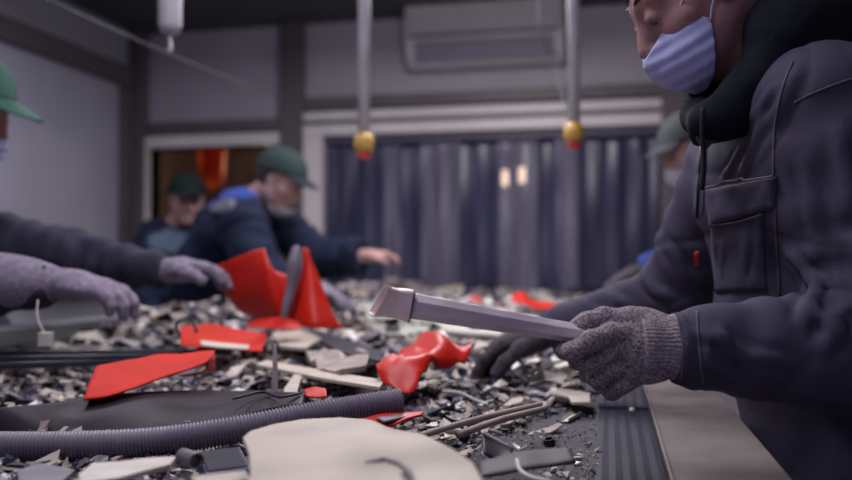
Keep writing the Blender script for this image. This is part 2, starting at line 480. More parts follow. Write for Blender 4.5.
# back wall round the doorway and the conveyor opening
d0, d1, dz_ = bx(150), bx(283), bz(216, 147)
c0, c1, cz = bx(324), bx(662), bz(490, 131)
wb = MB()
wb.box((XL - 0.12, YB, 0), (d0, YB + 0.12, CEIL)); wb.box((d0, YB, dz_), (d1, YB + 0.12, CEIL))
wb.box((d1, YB, 0), (c0, YB + 0.12, CEIL)); wb.box((c0, YB, cz), (c1, YB + 0.12, CEIL)); wb.box((c1, YB, 0), (XR + 0.1, YB + 0.12, CEIL))
o = wb.build('wall_back', M['wall']); o['kind'] = 'structure'
# brown posts and beams
def trim(n, a, b, m=None, bevel=0.004): return struct('trim_%d' % n, a, b, m or M['brown'], bevel)
trim(1, (XL, YB - 0.10, 0), (bx(148), YB - 0.001, CEIL))
trim(2, (bx(283), YB - 0.07, 0), (bx(305), YB - 0.001, CEIL))
trim(3, (bx(148), YB - 0.06, bz(215, 133)), (bx(283), YB - 0.001, bz(215, 122)))
trim(4, (bx(305), YB - 0.06, bz(480, 104)), (XR, YB - 0.001, bz(480, 92)))
zb = WX(60, 60, XL).z
trim(5, (XL + 0.001, -2.4, zb - 0.02), (XL + 0.07, YB - 0.1, zb + 0.10))
trim(6, (XL + 0.001, -2.4, 0.95), (XL + 0.05, YB - 0.1, 1.03))
yl = WX(118, 150, XL).y
trim(7, (XL + 0.001, yl, 1.03), (XL + 0.05, YB - 0.1, zb))
trim(8, (bx(662), YB - 0.08, 0), (bx(700), YB - 0.001, bz(480, 104)), M['brown'])
# band above the curtain
trim(9, (bx(305), YB - 0.05, cz), (bx(690), YB - 0.001, bz(480, 107)), M['frame'])
trim(10, (bx(305), YB - 0.045, 0), (c0, YB - 0.001, cz), M['frame'])
trim(11, (bx(305), YB - 0.075, bz(480, 120)), (bx(690), YB - 0.051, bz(480, 116)), M['brown'])
# doorway: pale frame, the room behind it
dr = MB(); t = 0.075
dr.box((d0 - t, YB - 0.05, 0), (d0, YB + 0.12, dz_ + t)); dr.box((d1, YB - 0.05, 0), (d1 + 0.02, YB + 0.12, dz_ + t)); dr.box((d0, YB - 0.05, dz_), (d1, YB + 0.12, dz_ + t))
o = dr.build('door_1', M['frame'], bevel=0.004); o['kind'] = 'structure'
YN = 7.2
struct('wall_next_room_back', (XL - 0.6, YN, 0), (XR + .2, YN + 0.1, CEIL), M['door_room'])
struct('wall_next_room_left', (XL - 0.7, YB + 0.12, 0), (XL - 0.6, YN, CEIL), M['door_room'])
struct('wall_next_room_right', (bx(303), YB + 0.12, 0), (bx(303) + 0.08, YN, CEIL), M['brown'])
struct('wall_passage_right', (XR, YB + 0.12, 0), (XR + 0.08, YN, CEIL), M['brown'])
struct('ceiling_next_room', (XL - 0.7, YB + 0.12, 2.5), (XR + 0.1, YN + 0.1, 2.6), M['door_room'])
point('warm_lamp', (bx(200), 6.1, 1.9), 16, (1.0, 0.74, 0.52))
point('passage_lamp', (bx(500), 6.3, 2.2), 10, (0.85, 0.82, 1.0), 0.15)

# orange cloth hanging behind the doorway
oc = MB(); pts = []
for i in range(13):
    f = i / 12; rowt = []
    for j in range(9):
        s = j / 8; x = WY(194 + 34 * f, 200, 5.6).x; zt = 2.502; zb_ = WY(200, 190 - 14 * abs(f - .55), 5.6).z
        rowt.append((x + 0.04 * s * (1 - 2 * f), 5.6 + 0.035 * math.sin(f * 19) * (.4 + s), zt + (zb_ - zt) * s))
    pts.append(rowt)
oc.loft(pts, closed=False, caps=False)
o = oc.build('hanging_cloth', M['orange'], smooth=True); md = o.modifiers.new('thick', 'SOLIDIFY'); md.thickness = 0.006
tag(o, 'orange cloth hanging in the room behind the open doorway', 'cloth')

# strip curtain
cur = empty('strip_curtain', (bx(490), YB + 0.02, 0.9), 'dark plastic strip curtain closing the wide opening where the conveyor enters', 'curtain')
MB().box((c0 + 0.005, YB + 0.005, cz - 0.045), (c1 - 0.005, YB + 0.055, cz - 0.002)).build('hanging_rail', M['ac_dark'], cur)
ns = 17
glare_strips = {3: 1, 5: 1, 6: 1, 9: 1, 10: 1, 12: 1}
for i in range(ns):
    xa = c0 + 0.01 + (c1 - c0 - 0.02) * i / ns; wd = (c1 - c0) / ns * 1.12; xb = min(c1 - 0.01, xa + wd)
    rows = []; tw = random.uniform(-1, 1); zt = cz - 0.03; zb_ = 0.955
    for k in range(15):
        z = zt + (zb_ - zt) * k / 14; row = []
        for j in range(7):
            f = j / 6
            y = YB + 0.028 + 0.012 * (i % 2) + 0.012 * math.sin(f * 3.14) + tw * 0.02 * (f - .5) * (k / 14) + 0.008 * math.sin(k * .6 + i * 2)
            row.append((xa + (xb - xa) * f, y, z))
        rows.append(row)
    o = MB().loft(rows, closed=False, caps=False).build('strip', M['strip2'] if i in glare_strips else M['strip'], cur, smooth=True)
    md = o.modifiers.new('thick', 'SOLIDIFY'); md.thickness = 0.002
# glowing tubes added behind the strips for two warm reflections on them
for px, py in ((505, 178), (522, 175)):
    c = WY(px, py, 5.75); t_ = empty('passage_wall_light', c, 'small warm lamp glowing behind the strip curtain, the %s of the two' % ('left' if px < 510 else 'right'), 'lamp', 'warm lamps behind the curtain')
    m = M['lamp_glow']
    if m is None:
        m = bpy.data.materials.new('lamp_glow'); m.use_nodes = True; b = m.node_tree.nodes['Principled BSDF']
        b.inputs['Emission Color'].default_value = (1.0, 0.70, 0.50, 1); b.inputs['Emission Strength'].default_value = 7; M['lamp_glow'] = m
    MB().tube([c + Vector((0, 0, -0.055)), c + Vector((0, 0, -0.045)), c + Vector((0, 0, 0.045)), c + Vector((0, 0, 0.055))], [0.012, 0.022, 0.022, 0.012], 14).build('glass_tube', m, t_, smooth=True)
    MB().tube([c + Vector((0, 0, 0.055)), c + Vector((0, 0, 0.10))], 0.014, 12).build('socket', M['ac_dark'], t_)
    MB().tube([c + Vector((0, 0, 0.10)), Vector((c.x, c.y, 2.5))], 0.004, 6).build('cord', M['cord'], t_)

# air conditioner
a0, a1 = bx(412), bx(567); az0, az1 = bz(490, 70), bz(490, 6); zs = bz(490, 42)
ac = empty('air_conditioner', ((a0 + a1) / 2, YB, az0), 'pale wall-mounted air conditioner above the strip curtain', 'air conditioner')
prof = [(0, az0 + .01), (-.10, az0), (-.17, az0 + .06), (-.205, zs - .02), (-.21, zs + .03), (-.21, az1 - .03), (-.19, az1), (0, az1)]
rings = [[(x, YB - 0.002 + y, z) for y, z in prof] for x in (a0, a0 + .01, a1 - .01, a1)]
MB().loft(rings).build('body', M['ac'], ac, bevel=0.01)
MB().box((a0 + .02, YB - .222, zs + .015), (a1 - .02, YB - .209, az1 - .01)).build('front_panel', M['ac'], ac, bevel=0.008)
MB().box((a0 + .03, YB - .219, zs - .008), (a1 - .03, YB - .18, zs + .008)).build('panel_gap', M['ac_dark'], ac)
v = MB()
v.loft([[(x, YB - .202, zs - .035), (x, YB - .165, az0 + .035), (x, YB - .170, az0 + .030), (x, YB - .209, zs - .030)] for x in (a0 + .06, a1 - .06)])
v.build('air_flap', M['ac_shade'], ac)

# hanging stop pulls: a white conduit with a yellow box and red button
def pull(px, py, d, r, lab):
    c = P(px, py, d); t_ = empty('pendant_stop_button', c, lab, 'stop button')
    MB().tube([Vector((c.x, c.y, CEIL)), c + Vector((0, 0, 0.05))], r, 14).build('conduit', M['pipe_white'], t_, smooth=True)
    MB().tube([c + Vector((0, 0, 0.055)), c + Vector((0, 0, 0.045)), c + Vector((0, 0, 0.01)), c + Vector((0, 0, -.005))], [r * .9, r * 1.5, r * 1.7, r * 1.2], 16).build('yellow_housing', M['yellow'], t_, smooth=True)
    MB().tube([c + Vector((0, 0, -.003)), c + Vector((0, 0, -.012)), c + Vector((0, 0, -.026)), c + Vector((0, 0, -.030))], [r * .6, r * 1.15, r * 1.1, r * .4], 16).build('red_button', M['redknob'], t_, smooth=True)
    return t_
pull(364, 150, 2.7, 0.020, 'white hanging conduit ending in a yellow and red stop button, left of the air conditioner')
pull(574, 140, 2.7, 0.020, 'white hanging conduit ending in a yellow and red stop button, right of the air conditioner')
# nearer thick conduit with a small hook
c = P(170, 32, 2.3); t_ = empty('hanging_conduit', c, 'short thick grey conduit hanging from the ceiling with a small hook beneath', 'conduit')
MB().tube([Vector((c.x, c.y, CEIL)), c + Vector((0, 0, .02)), c], [.032, .032, .026], 18).build('tube', M['pipe_white'], t_, smooth=True)
MB().tube(spline([c + Vector(v) for v in ((0, 0, .01), (0, 0, -.025), (.004, 0, -.04), (0.0, 0, -.052), (-.006, 0, -.045))], 5), .0045, 8).build('hook', M['pipe_white'], t_, smooth=True)
a, b = P(40, -4, 2.0), P(290, 98, 4.6)
pc = [a.lerp(b, i / 12) - Vector((0, 0, .02 * math.sin(math.pi * i / 12))) for i in range(13)]
o = MB().tube(pc, 0.0024, 8).build('pull_cord', M['wire'], smooth=True); tag(o, 'thin grey cord stretched diagonally below the ceiling in front of the left panels', 'cord')
pc = spline([P(538, -8, 3.4), P(540, 28, 3.4), P(556, 70, 3.4), P(566, 110, 3.2), P(574, 128, 2.75)], 6)
o = MB().tube(pc, 0.0035, 6).build('signal_cable', M['cord'], smooth=True); tag(o, 'thin dark cable running down across the air conditioner to a stop button', 'cable')

# ================================================================== the conveyor
BX0, BX1 = -1.30, -0.018
conv = empty('conveyor', (-0.55, 2.5, 0), 'long sorting conveyor with a dusty dark belt, steel side plate and rubber margin', 'conveyor')
MB().box((BX0, 0.0, BELT - 0.02), (BX1, 5.6, BELT)).build('belt', M['belt'], conv)
sk = MB(); xs = [BX1 + i * (0.080 / 10) for i in range(11)]
ring = lambda y: [(x, y, BELT - 0.012) for x in (xs[-1], xs[0])] + [(x, y, BELT + 0.002 + (0.0005 if i % 2 else 0)) for i, x in enumerate(xs)]
sk.loft([ring(0.0), ring(5.0)])
o = sk.build('rubber_margin', M['skirt'], conv, bevel=0.0008)
MB().box((BX1 + 0.082, 0.0, BELT - 0.10), (0.195, 4.9, BELT + 0.006)).build('side_plate', M['steel'], conv, bevel=0.003)
MB().box((BX1 + 0.0815, 0.0, BELT - 0.05), (BX1 + 0.0855, 4.9, BELT + 0.010)).build('plate_lip', M['steel'], conv, bevel=0.001)
rl = MB(); rl.box((BX0 - 0.12, 0.2, BELT + 0.055), (BX0 - 0.01, 4.9, BELT + 0.095)); rl.box((BX0 - 0.03, 0.2, BELT - 0.12), (BX0 - 0.012, 4.9, BELT + 0.06))
rl.build('side_rail', M['rail'], conv, bevel=0.003)
MB().box((BX0 + .02, 0.1, BELT - 0.16), (BX1, 4.9, BELT - 0.06)).build('belt_bed', M['legsteel'], conv)
for y in (0.5, 2.0, 3.5, 4.7):
    for x in (BX0 - 0.01, 0.12):
        MB().box((x, y, 0), (x + 0.06, y + 0.06, BELT - 0.10)).build('leg', M['legsteel'], conv, bevel=0.003)
# joint across the rubber margin
a, b = G(594, 409, BELT), G(647, 407, BELT)
MB().box((BX1 + .001, a.y - .004, BELT + .0025), (BX1 + .080, a.y + .004, BELT + .0052)).build('margin_joint', M['gap'], conv)

# ================================================================== people
def face_fn(Q, c, F, U, s=1.0):
    S = U.cross(F).normalized(); q = frame_q(Q, c, F, S, U) / s
    E = lambda o, r: ell(q - np.array(o, dtype=np.float32), r)
    def cc(a, b, r1, r2): return cone(q, Vector(a), Vector(b), r1, r2)
    d = E((-.012, 0, .035), (.098, .076, .088))
    d = smin(d, E((.030, 0, -.035), (.062, .060, .080)), .03)
    d = smin(d, cc((.055, 0, -.098), (.066, 0, -.100), .026, .020), .03)
    for s_ in (1, -1):
        d = smin(d, cc((0, .056 * s_, -.055), (.058, .018 * s_, -.100), .016, .016), .025)
        d = smin(d, cc((.083, .014 * s_, .024), (.068, .046 * s_, .026), .009, .009), .015)
        d = smin(d, cc((.062, .040 * s_, -.030), (.045, .056 * s_, -.025), .017, .014), .02)
        d = smax(d, -(np.linalg.norm(q - np.array((.101, .032 * s_, .0), dtype=np.float32), axis=1) - .0155), .012)
        e = E((-.004, .078 * s_, -.010), (.017, .007, .030)); e = smax(e, -E((.002, .086 * s_, -.008), (.009, .006, .018)), .004)
        d = smin(d, e, .008)
        d = smin(d, cc((.098, .010 * s_, -.044), (.092, .012 * s_, -.046), .0075, .006), .006)
    for s_ in (1, -1):
        lid = np.maximum(np.linalg.norm(q - np.array((.0815, .031 * s_, .0), dtype=np.float32), axis=1) - .0138, -.0065 - q[:, 2])
        d = smin(d, lid, .003)
    d = smin(d, cc((.088, 0, .010), (.110, 0, -.034), .007, .0105), .014)
    d = smin(d, E((.090, 0, -.064), (.010, .022, .006)), .006); d = smin(d, E((.087, 0, -.075), (.010, .019, .007)), .005)
    return d * s


def hp(c, F, U, s, v):
    S = U.cross(F).normalized(); return c + (F * v[0] + S * v[1] + U * v[2]) * s


def cap_fn(Q, c, F, U, s=1.0, u0=0.035):
    S = U.cross(F).normalized(); q = frame_q(Q, c, F, S, U) / s
    o = ell(q - np.array((-.012, 0, .045), dtype=np.float32), (.112, .090, .096))
    i = ell(q - np.array((-.012, 0, .045), dtype=np.float32), (.106, .084, .090))
    cut = u0 - q[:, 2] + 0.15 * q[:, 0]
    d = np.maximum(np.maximum(o, -i), cut)
    band = np.maximum(np.maximum(o - .002, -i), np.abs(cut + .010) - .010)
    return np.minimum(d, band) * s


def brim_fn(Q, c, F, U, s=1.0, u0=0.035):
    S = U.cross(F).normalized(); q = frame_q(Q, c, F, S, U) / s
    y = q[:, 1]; x = q[:, 0]; zz = q[:, 2] - (u0 + .15 * .1 + .008 - 0.25 * (x - .09) - 4.0 * y * y)
    pl = np.sqrt(((x - .085) / .088) ** 2 + (y / .078) ** 2) - 1
    d = np.maximum(pl * .075, np.abs(zz) - .0022)
    return np.maximum(d, -ell(q - np.array((-.012, 0, .045), dtype=np.float32), (.108, .086, .092))) * s


def hand_pts(wr, D, N, side, curl=(.5, .6, .4), s=1.0, thumb=.5, spread=.10):
    """canonical hand: wrist wr, direction D, palm faces N, side=+1/-1 chooses the thumb side"""
    D = D.normalized(); N = (N - D * N.dot(D)).normalized(); W = D.cross(N) * side
    fs = []
    for k, (o, l, r) in enumerate(((.030, .072, .0088), (.010, .080, .0092), (-.011, .074, .0088), (-.031, .058, .0078))):
        b = wr + (D * (.088 - .006 * abs(k - 1)) + W * o) * s; d = (D + W * spread * (1.2 - k * .8)).normalized(); p = [b - D * .03 * s, b]
        a = 0; L = (l * .50, l * .30, l * .24)
        for j in range(3):
            a += curl[j] * (1 + .12 * k); dd = d * math.cos(a) + N * math.sin(a); p.append(p[-1] + dd * L[j] * s)
        fs.append((p, [r * 1.1 * s, r * 1.08 * s, r * s, r * .93 * s, r * .8 * s]))
    b = wr + (D * .020 + W * .024 + N * .008) * s; d = (D * .75 + W * .62 + N * .25 * thumb).normalized()
    p = [b, b + d * .040 * s]; d2 = (D * .9 + W * .2 + N * thumb * .7).normalized(); p += [p[1] + d2 * .032 * s, p[1] + (d2 * .055 + N * .006) * s]
    fs.append((p, [.014 * s, .0125 * s, .011 * s, .009 * s]))
    palm = [(wr, wr + D * .05 * s, .045 * s)]
    return dict(wr=wr, D=D, N=N, W=W, fingers=fs, s=s)


def hand_fn(Q, H, grow=0.0, fold=0.0):
    s = H['s']; pc, pl = H.get('pl', (.05, .058)); q = frame_q(Q, H['wr'] + H['D'] * pc * s, H['D'], H['W'], H['N'])
    d = ell(q, (pl * s + grow, .043 * s + grow, .0185 * s + grow))
    d = smin(d, cone(Q, H['wr'] - H['D'] * .03 * s, H['wr'] + H['D'] * .03 * s, .027 * s + grow, .026 * s + grow), .02)
    for p, r in H['fingers']:
        d = smin(d, chain(Q, p, [x + grow for x in r], .006), H.get('k', .007))
    if fold: d = d - fold * wob(Q, 75, 2) * .7
    return d


def hand_box(H, r=.05):
    pts = [p for f in H['fingers'] for p in f[0]] + [H['wr'], H['wr'] - H['D'] * .05]
    return bbox(pts, r)


def person(root_loc, label, J, m, opts):
    """J holds joints in world space; builds one continuous body with clothes as its children"""
    t = empty('person', root_loc, label, 'person'); s = opts.get('s', 1.0)
    F, U = J['F'].normalized(), J['U'].normalized(); U = (U - F * U.dot(F)).normalized(); hc = J['head']
    W = (J['shL'] - J['shR']).normalized(); chest, belly, hip = J['chest'], J['belly'], J['hip']
    nb = J['neck']; hL, hR = J.get('handL'), J.get('handR')
    hipL, hipR = hip + W * .09 - Vector((0, 0, .04)), hip - W * .09 - Vector((0, 0, .04))
    legs = [(hipL, J.get('kneeL'), J.get('footL')), (hipR, J.get('kneeR'), J.get('footR'))]
    fwd = Vector((J['fwd'].x, J['fwd'].y, 0)).normalized()
    for i, (a, k, f) in enumerate(legs):
        f = f or Vector((a.x, a.y, .09)) - fwd * .02; k = k or a.lerp(f, .5) + fwd * .03; legs[i] = (a, k, f)
    arms = [(J['shL'], J['elL'], J['wrL']), (J['shR'], J['elR'], J['wrR'])]

    def body(Q):
        d = face_fn(Q, hc, F, U, s)
        d = smin(d, cone(Q, hp(hc, F, U, s, (-.030, 0, -.045)), nb, .050, .056), .03)
        d = smin(d, spine(Q, [nb.lerp(chest, .3), chest, belly, hip], [.10, .145, .13, .14], [.06, .09, .085, .09], W), .05)
        for a, e, w_ in arms:
            d = smin(d, chain(Q, [a, e, w_], [.043, .034, .025], .02), .03)
        for a, k, f in legs:
            d = smin(d, chain(Q, [a, k, f], [.070, .048, .033], .03), .03); d = smin(d, cone(Q, f - Vector((0, 0, .05)), f + fwd * .13 - Vector((0, 0, .06)), .026, .022), .02)
        for k, H in (('L', hL), ('R', hR)):
            if H: d = smin(d, hand_fn(Q, H, 0 if not opts.get('glove' + k) else -.0035), .01)
        return d
    P_ = [hc, nb, chest, belly, hip] + [x for a in arms for x in a] + [x for l in legs for x in l]
    for H in (hL, hR):
        if H: P_ += [p for f in H['fingers'] for p in f[0]]
    lo, hi = bbox(P_, .16); lo[2] = max(lo[2], 0.0)
    nets('body', body, lo, hi, opts.get('hb', .007), opts.get('skin', M['skin']), t)

    jr = opts.get('jr', 1.0); ar = opts.get('arm', (.078, .066, .046)); am = opts.get('amp', .004)
    hem = J.get('hem', hip - Vector((0, 0, .05)))

    def jacket(Q):
        d = spine(Q, [nb.lerp(chest, .35), chest, belly, hem], [.155 * jr, .195 * jr, .18 * jr, .19 * jr], [.085 * jr, .125 * jr, .12 * jr, .13 * jr], W, .06)
        d = d - am * 1.3 * wob(Q, 14, 4) / 1.5 - am * .6 * wob(Q, 31, 9) / 1.5
        ax = (nb - chest).normalized(); d = smax(d, (Q - A(nb + ax * .015)) @ A(ax), .01)
        for i, (a, e, w_) in enumerate(arms):
            rr = opts.get('arm' + 'LR'[i], ar)
            d = smin(d, sleeve(Q, [a.lerp(nb, .12), e, w_], rr, am, opts.get('lam', .045), 1.3 + i * 2), .045)
        # open neck and flat ends
        d = np.maximum(d, -(cone(Q, chest.lerp(nb, .6), nb + ax * .1, .052, .085)))
        for a, e, w_ in arms:
            fa = (w_ - e).normalized()
            near = np.linalg.norm(Q - A(w_), axis=1) < .12
            d = np.where(near, np.maximum(d, (Q - A(w_)) @ A(fa)), d)
            if opts.get('hollow'): d = np.where(near, np.maximum(d, -cone(Q, w_ - fa * .025, w_ + fa * .05, rr[2] - .006, rr[2] - .002)), d)
        return np.maximum(d, -(Q[:, 2] - (hem.z - .02)))
    jf = opts.get('jacket_fn', lambda f: f)(jacket)
    lo, hi = bbox([nb, chest, belly, hem] + [x for a in arms for x in a], .24)
    jk = nets('jacket', jf, lo, hi, opts.get('hj', .010), m, t)
    for (nm, mt, reg) in opts.get('patches', []):
        nets(nm, lambda Q: np.maximum(jf(Q) - .004, reg(Q)), lo, hi, opts.get('hj', .010), mt, jk)

    def trs(Q):
        d = spine(Q, [belly.lerp(hip, .6), hip], [.155, .165], [.115, .12], W, .05)
        for a, k, f in legs: d = smin(d, sleeve(Q, [a, k, f + Vector((0, 0, .02))], (.098, .078, .062), .005, .07, 3), .05)
        return np.maximum(d, -(Q[:, 2] - .045))
    lo, hi = bbox([belly, hip] + [x for l in legs for x in l], .2); lo[2] = max(lo[2], 0)
    nets('trousers', trs, lo, hi, .016, M['trouser'], t)
    for a, k, f in legs:
        def boot(Q):
            b = Vector((f.x, f.y, 0)); d = cone(Q, b + Vector((0, 0, .16)), b + Vector((0, 0, .05)), .050, .050)
            d = smin(d, cone(Q, b + Vector((0, 0, .045)) - fwd * .03, b + Vector((0, 0, .04)) + fwd * .15, .046, .042), .03)
            return np.maximum(d, -Q[:, 2] + .001)
        lo, hi = bbox([Vector((f.x, f.y, 0)), Vector((f.x, f.y, .16)), Vector((f.x, f.y, 0)) + fwd * .15], .07); lo[2] = -.01
        nets('boot', boot, lo, hi, .009, M['boot'], t)
    for k, H in (('L', hL), ('R', hR)):
        if H and opts.get('glove' + k):
            lo, hi = hand_box(H); nets('glove', lambda Q: hand_fn(Q, H, .0015 if opts.get('hg', .003) < .0025 else .0035, .0012), lo, hi, opts.get('hg', .003), opts['glove' + k], t)
    if opts.get('cap'):
        lo, hi = bbox([hc], .24 * s)
        cp = nets('cap', lambda Q: cap_fn(Q, hc, F, U, s), lo, hi, .004 * s, opts['cap'], t)
        nets('cap_brim', lambda Q: brim_fn(Q, hc, F, U, s), lo, hi, .003 * s, opts.get('brim', opts['cap']), cp)
    if opts.get('hair', True):
        def hair(Q):
            q = frame_q(Q, hc, F, U.cross(F).normalized(), U) / s
            d = ell(q - np.array((-.016, 0, .032), dtype=np.float32), (.104, .083, .095)) - .002 * wob(Q, 90, 1)
            d = np.maximum(d, np.minimum(q[:, 0] - .012, .037 - q[:, 2])); d = np.maximum(d, -.055 - q[:, 2])
            ear = ell(q - np.array((.0, .08, -.008), dtype=np.float32), (.026, .03, .036)); ear2 = ell(q - np.array((.0, -.08, -.008), dtype=np.float32), (.026, .03, .036))
            return smax(smax(d, -ear, .006), -ear2, .006) * s
        lo, hi = bbox([hc], .16 * s); nets('hair', hair, lo, hi, .004, M['hair'], t)
    for sg in (1, -1):
        e = hp(hc, F, U, s, (.0815, .031 * sg, 0)); lo, hi = bbox([e], .02)
        nets('eye', lambda Q: np.linalg.norm(Q - A(e), axis=1) - .0115 * s, lo, hi, .002, M['eye'], t)
    if opts.get('mask'):
        mlow = opts.get('mask_drop', 0.0)
        def mk(Q, fine=True):
            q = frame_q(Q, hc, F, U.cross(F).normalized(), U) / s
            b = ell(q - np.array((.036, 0, -.070), dtype=np.float32), (.078, .070, .066))
            b = smin(b, ell(q - np.array((.072, 0, -.052), dtype=np.float32), (.042, .026, .040)), .03)
            if fine: b = b - .0009 * np.sin((q[:, 2] + .12 * np.abs(q[:, 1])) * 330) - .0015 * wob(Q, 60, 6)
            d = np.abs(b) - .0016
            if opts.get('mask_low'):
                f_, u_ = q[:, 0], q[:, 2]; rear = np.maximum(.029 + .71 * (u_ + .048), .029 - .46 * (u_ + .048)) - f_
                return np.maximum(np.maximum(d, u_ + .010 + .52 * (f_ - .056)), np.maximum(rear, -.140 - u_)) * s
            top = q[:, 2] + .030 + mlow + .55 * np.abs(q[:, 1]) ** 1.2; bot = -.140 - q[:, 2]
            return np.maximum(np.maximum(d, top), np.maximum(bot, .024 - q[:, 0])) * s
        lo, hi = bbox([hp(hc, F, U, s, (.05, 0, -.07))], .13)
        mo = nets('mask', mk, lo, hi, opts.get('hm', .0022), opts['mask'], t)
        for sg in (1, -1):
            for (x0, y0, u, e) in (((.056, .060, -.014, .03), (.031, .069, -.050, -.012)) if opts.get('mask_low') else ((.030, .066, -.062, .012), (.030, .060, -.110, -.022))):
                pts = spline([hp(hc, F, U, s, v_) for v_ in ((x0, y0 * sg, u), (x0 * .6 - .002, .0765 * sg, (u + e) / 2), (-.006, .081 * sg, e), (-.018, .079 * sg, -.004))], 6)
                MB().tube(pts, .0016 * s, 6).build('ear_loop', M['strap'], mo, smooth=True)
    return t, jf, jk


def at_floor(v): return Vector((v.x, v.y, 0))


# ---- the worker at the right, in front, holding the metal duct
hipM = P(852, 464, 1.20)
J = dict(head=P(694, -8, 1.17), F=CV(-.83, -.56, .02), U=CV(-.56, .83, 0), neck=P(770, 84, 1.19),
         shL=P(832, 118, 1.03), shR=P(735, 160, 1.40), chest=P(800, 178, 1.20), belly=P(812, 330, 1.22), hip=hipM, hem=hipM + Vector((.02, 0, -.10)),
         elL=P(905, 352, .97), wrL=P(672, 347, .955), elR=P(672, 298, 1.50), wrR=P(548, 331, 1.55), fwd=CV(-1, 0, -.25))
J['fwd'].z = 0
# near fist: chains placed by hand round the duct
wr = P(668, 347, .957); D = (P(612, 344, .965) - wr).normalized(); N = CV(.05, -.25, 1)
HL = hand_pts(wr, D, N, 1, s=1.0)
def PX(L): return [P(*p) for p in L]
HL['fingers'] = [
    (PX([(640, 334, .955), (610, 334, .945), (590, 342, .933), (573, 351, .935), (564, 351, .950)]), [.0115, .0105, .0098, .0094, .0084]),
    (PX([(642, 348, .955), (610, 352, .948), (592, 362, .950), (579, 361, .968), (575, 351, .98)]), [.0110, .0100, .0092, .0088, .008]),
    (PX([(645, 360, .96), (613, 369, .952), (599, 379, .963), (588, 373, .985), (587, 361, .998)]), [.0110, .0098, .0090, .0086, .008]),
    (PX([(648, 370, .965), (622, 384, .962), (611, 391, .978), (601, 383, .998), (601, 370, 1.007)]), [.0105, .0094, .0088, .0082, .0078]),
    (PX([(655, 332, .960), (630, 319, .962), (604, 317, .962), (587, 323, .962), (575, 329, .962)]), [.0150, .0125, .0100, .0096, .0085]),
]
HL['pl'] = (.030, .044); HL['k'] = .0035
J['handL'] = HL
J['handR'] = hand_pts(P(550, 331, 1.55), (P(500, 346, 1.57) - P(550, 331, 1.55)), Vector((0, 0, -1)), 1, (.35, .4, .3), s=1.08)
GEN = {}


def main_jacket(f):
    sh, el = J['shL'], J['elL']
    CR = [((735, 345, 0), (800, 372, 0), .009, .008), ((690, 330, 0), (735, 342, 0), .008, .007), ((700, 362, 0), (760, 392, 0), .009, .008), ((820, 270, 0), (800, 330, 0), .011, .010), ((852, 300, 0), (815, 360, 0), .012, .010), ((740, 150, 0), (718, 185, 0), .009, .007), ((782, 80, 0), (748, 120, 0), .010, .007), ((726, 240, 0), (722, 285, 0), .008, .005), ((750, 235, 0), (745, 280, 0), .008, .005), ((785, 405, 0), (835, 420, 0), .010, .009),
          ((700, 322, .93), (760, 372, .90), .010, .009), ((735, 300, .92), (800, 350, .89), .011, .010), ((770, 286, .93), (838, 322, .89), .012, .011), ((720, 390, .93), (790, 402, .90), .010, .008), ((760, 420, .92), (845, 392, .89), .012, .010),
          ((800, 300, .90), (860, 345, .88), .012, .011), ((845, 230, .96), (880, 300, .92), .014, .012), ((800, 150, .97), (822, 260, .95), .012, .009), ((838, 120, .96), (852, 230, .94), .013, .010), ((782, 250, 1.0), (830, 300, .95), .011, .010),
          ((690, 215, 1.12), (712, 300, 1.10), .011, .008), ((770, 110, 1.07), (735, 180, 1.10), .012, .008), ((760, 230, 1.07), (776, 290, 1.06), .010, .008), ((640, 275, 1.46), (672, 305, 1.44), .012, .010), ((610, 290, 1.49), (640, 318, 1.47), .011, .009),
          ((662, 240, 1.44), (690, 280, 1.42), .012, .011), ((584, 300, 1.5), (610, 320, 1.5), .010, .008), ((800, 60, 1.02), (770, 130, 1.06), .012, .007), ((705, 335, .93), (712, 372, .92), .007, .006), ((722, 320, .93), (728, 352, .92), .008, .007)]
    def hit(px, py):
        r = A(ray(px, py)); t_ = .70
        for _ in range(70):
            e = float(f((A(CAM) + r * t_)[None])[0]); t_ += e * .7
            if abs(e) < .0008: break
        return Vector((A(CAM) + r * t_).tolist())
    CRW = []
    for a, b, w_, h_ in CR:
        L = [hit(a[0] + (b[0] - a[0]) * k / 4, a[1] + (b[1] - a[1]) * k / 4 + 3 * math.sin(k * 1.6 + a[0])) for k in range(5)]
        if max((L[i + 1] - L[i]).length for i in range(4)) < .08: CRW.append((L, w_, h_))
    def g(Q):
        d = f(Q)
        for L, w_, h_ in CRW:
            best = np.full(len(Q), 9., dtype=np.float32); T_ = np.zeros(len(Q), dtype=np.float32)
            for i in range(4):
                a, b = A(L[i]), A(L[i + 1]); ba = b - a; t = np.clip(((Q - a) @ ba) / (float(ba @ ba) + 1e-9), 0, 1); r = np.linalg.norm(Q - a - t[:, None] * ba, axis=1)
                T_ = np.where(r < best, (i + t) / 4, T_); best = np.minimum(best, r)
            d = d - h_ * .75 * np.exp(-(best / (w_ * .70)) ** 2) * np.sin(np.pi * T_) + h_ * .35 * np.exp(-((best - w_ * 1.3) / (w_ * .5)) ** 2) * np.sin(np.pi * T_)
        u = (Q @ A(CV(.55, .83, 0))); v = (Q @ A(CV(.83, -.55, 0)))
        d = d - .0022 * np.sin(u * 60 + 1.6 * np.sin(v * 17) + 2 * wob(Q, 6, 1)) * (0.5 + .5 * np.sin(v * 9 + 1))
        d = d + .0030 * (1 - np.abs(np.sin(v * 24 + 1.6 * np.sin(u * 13) + wob(Q, 9, 3)))) ** 5
        return d
    return g


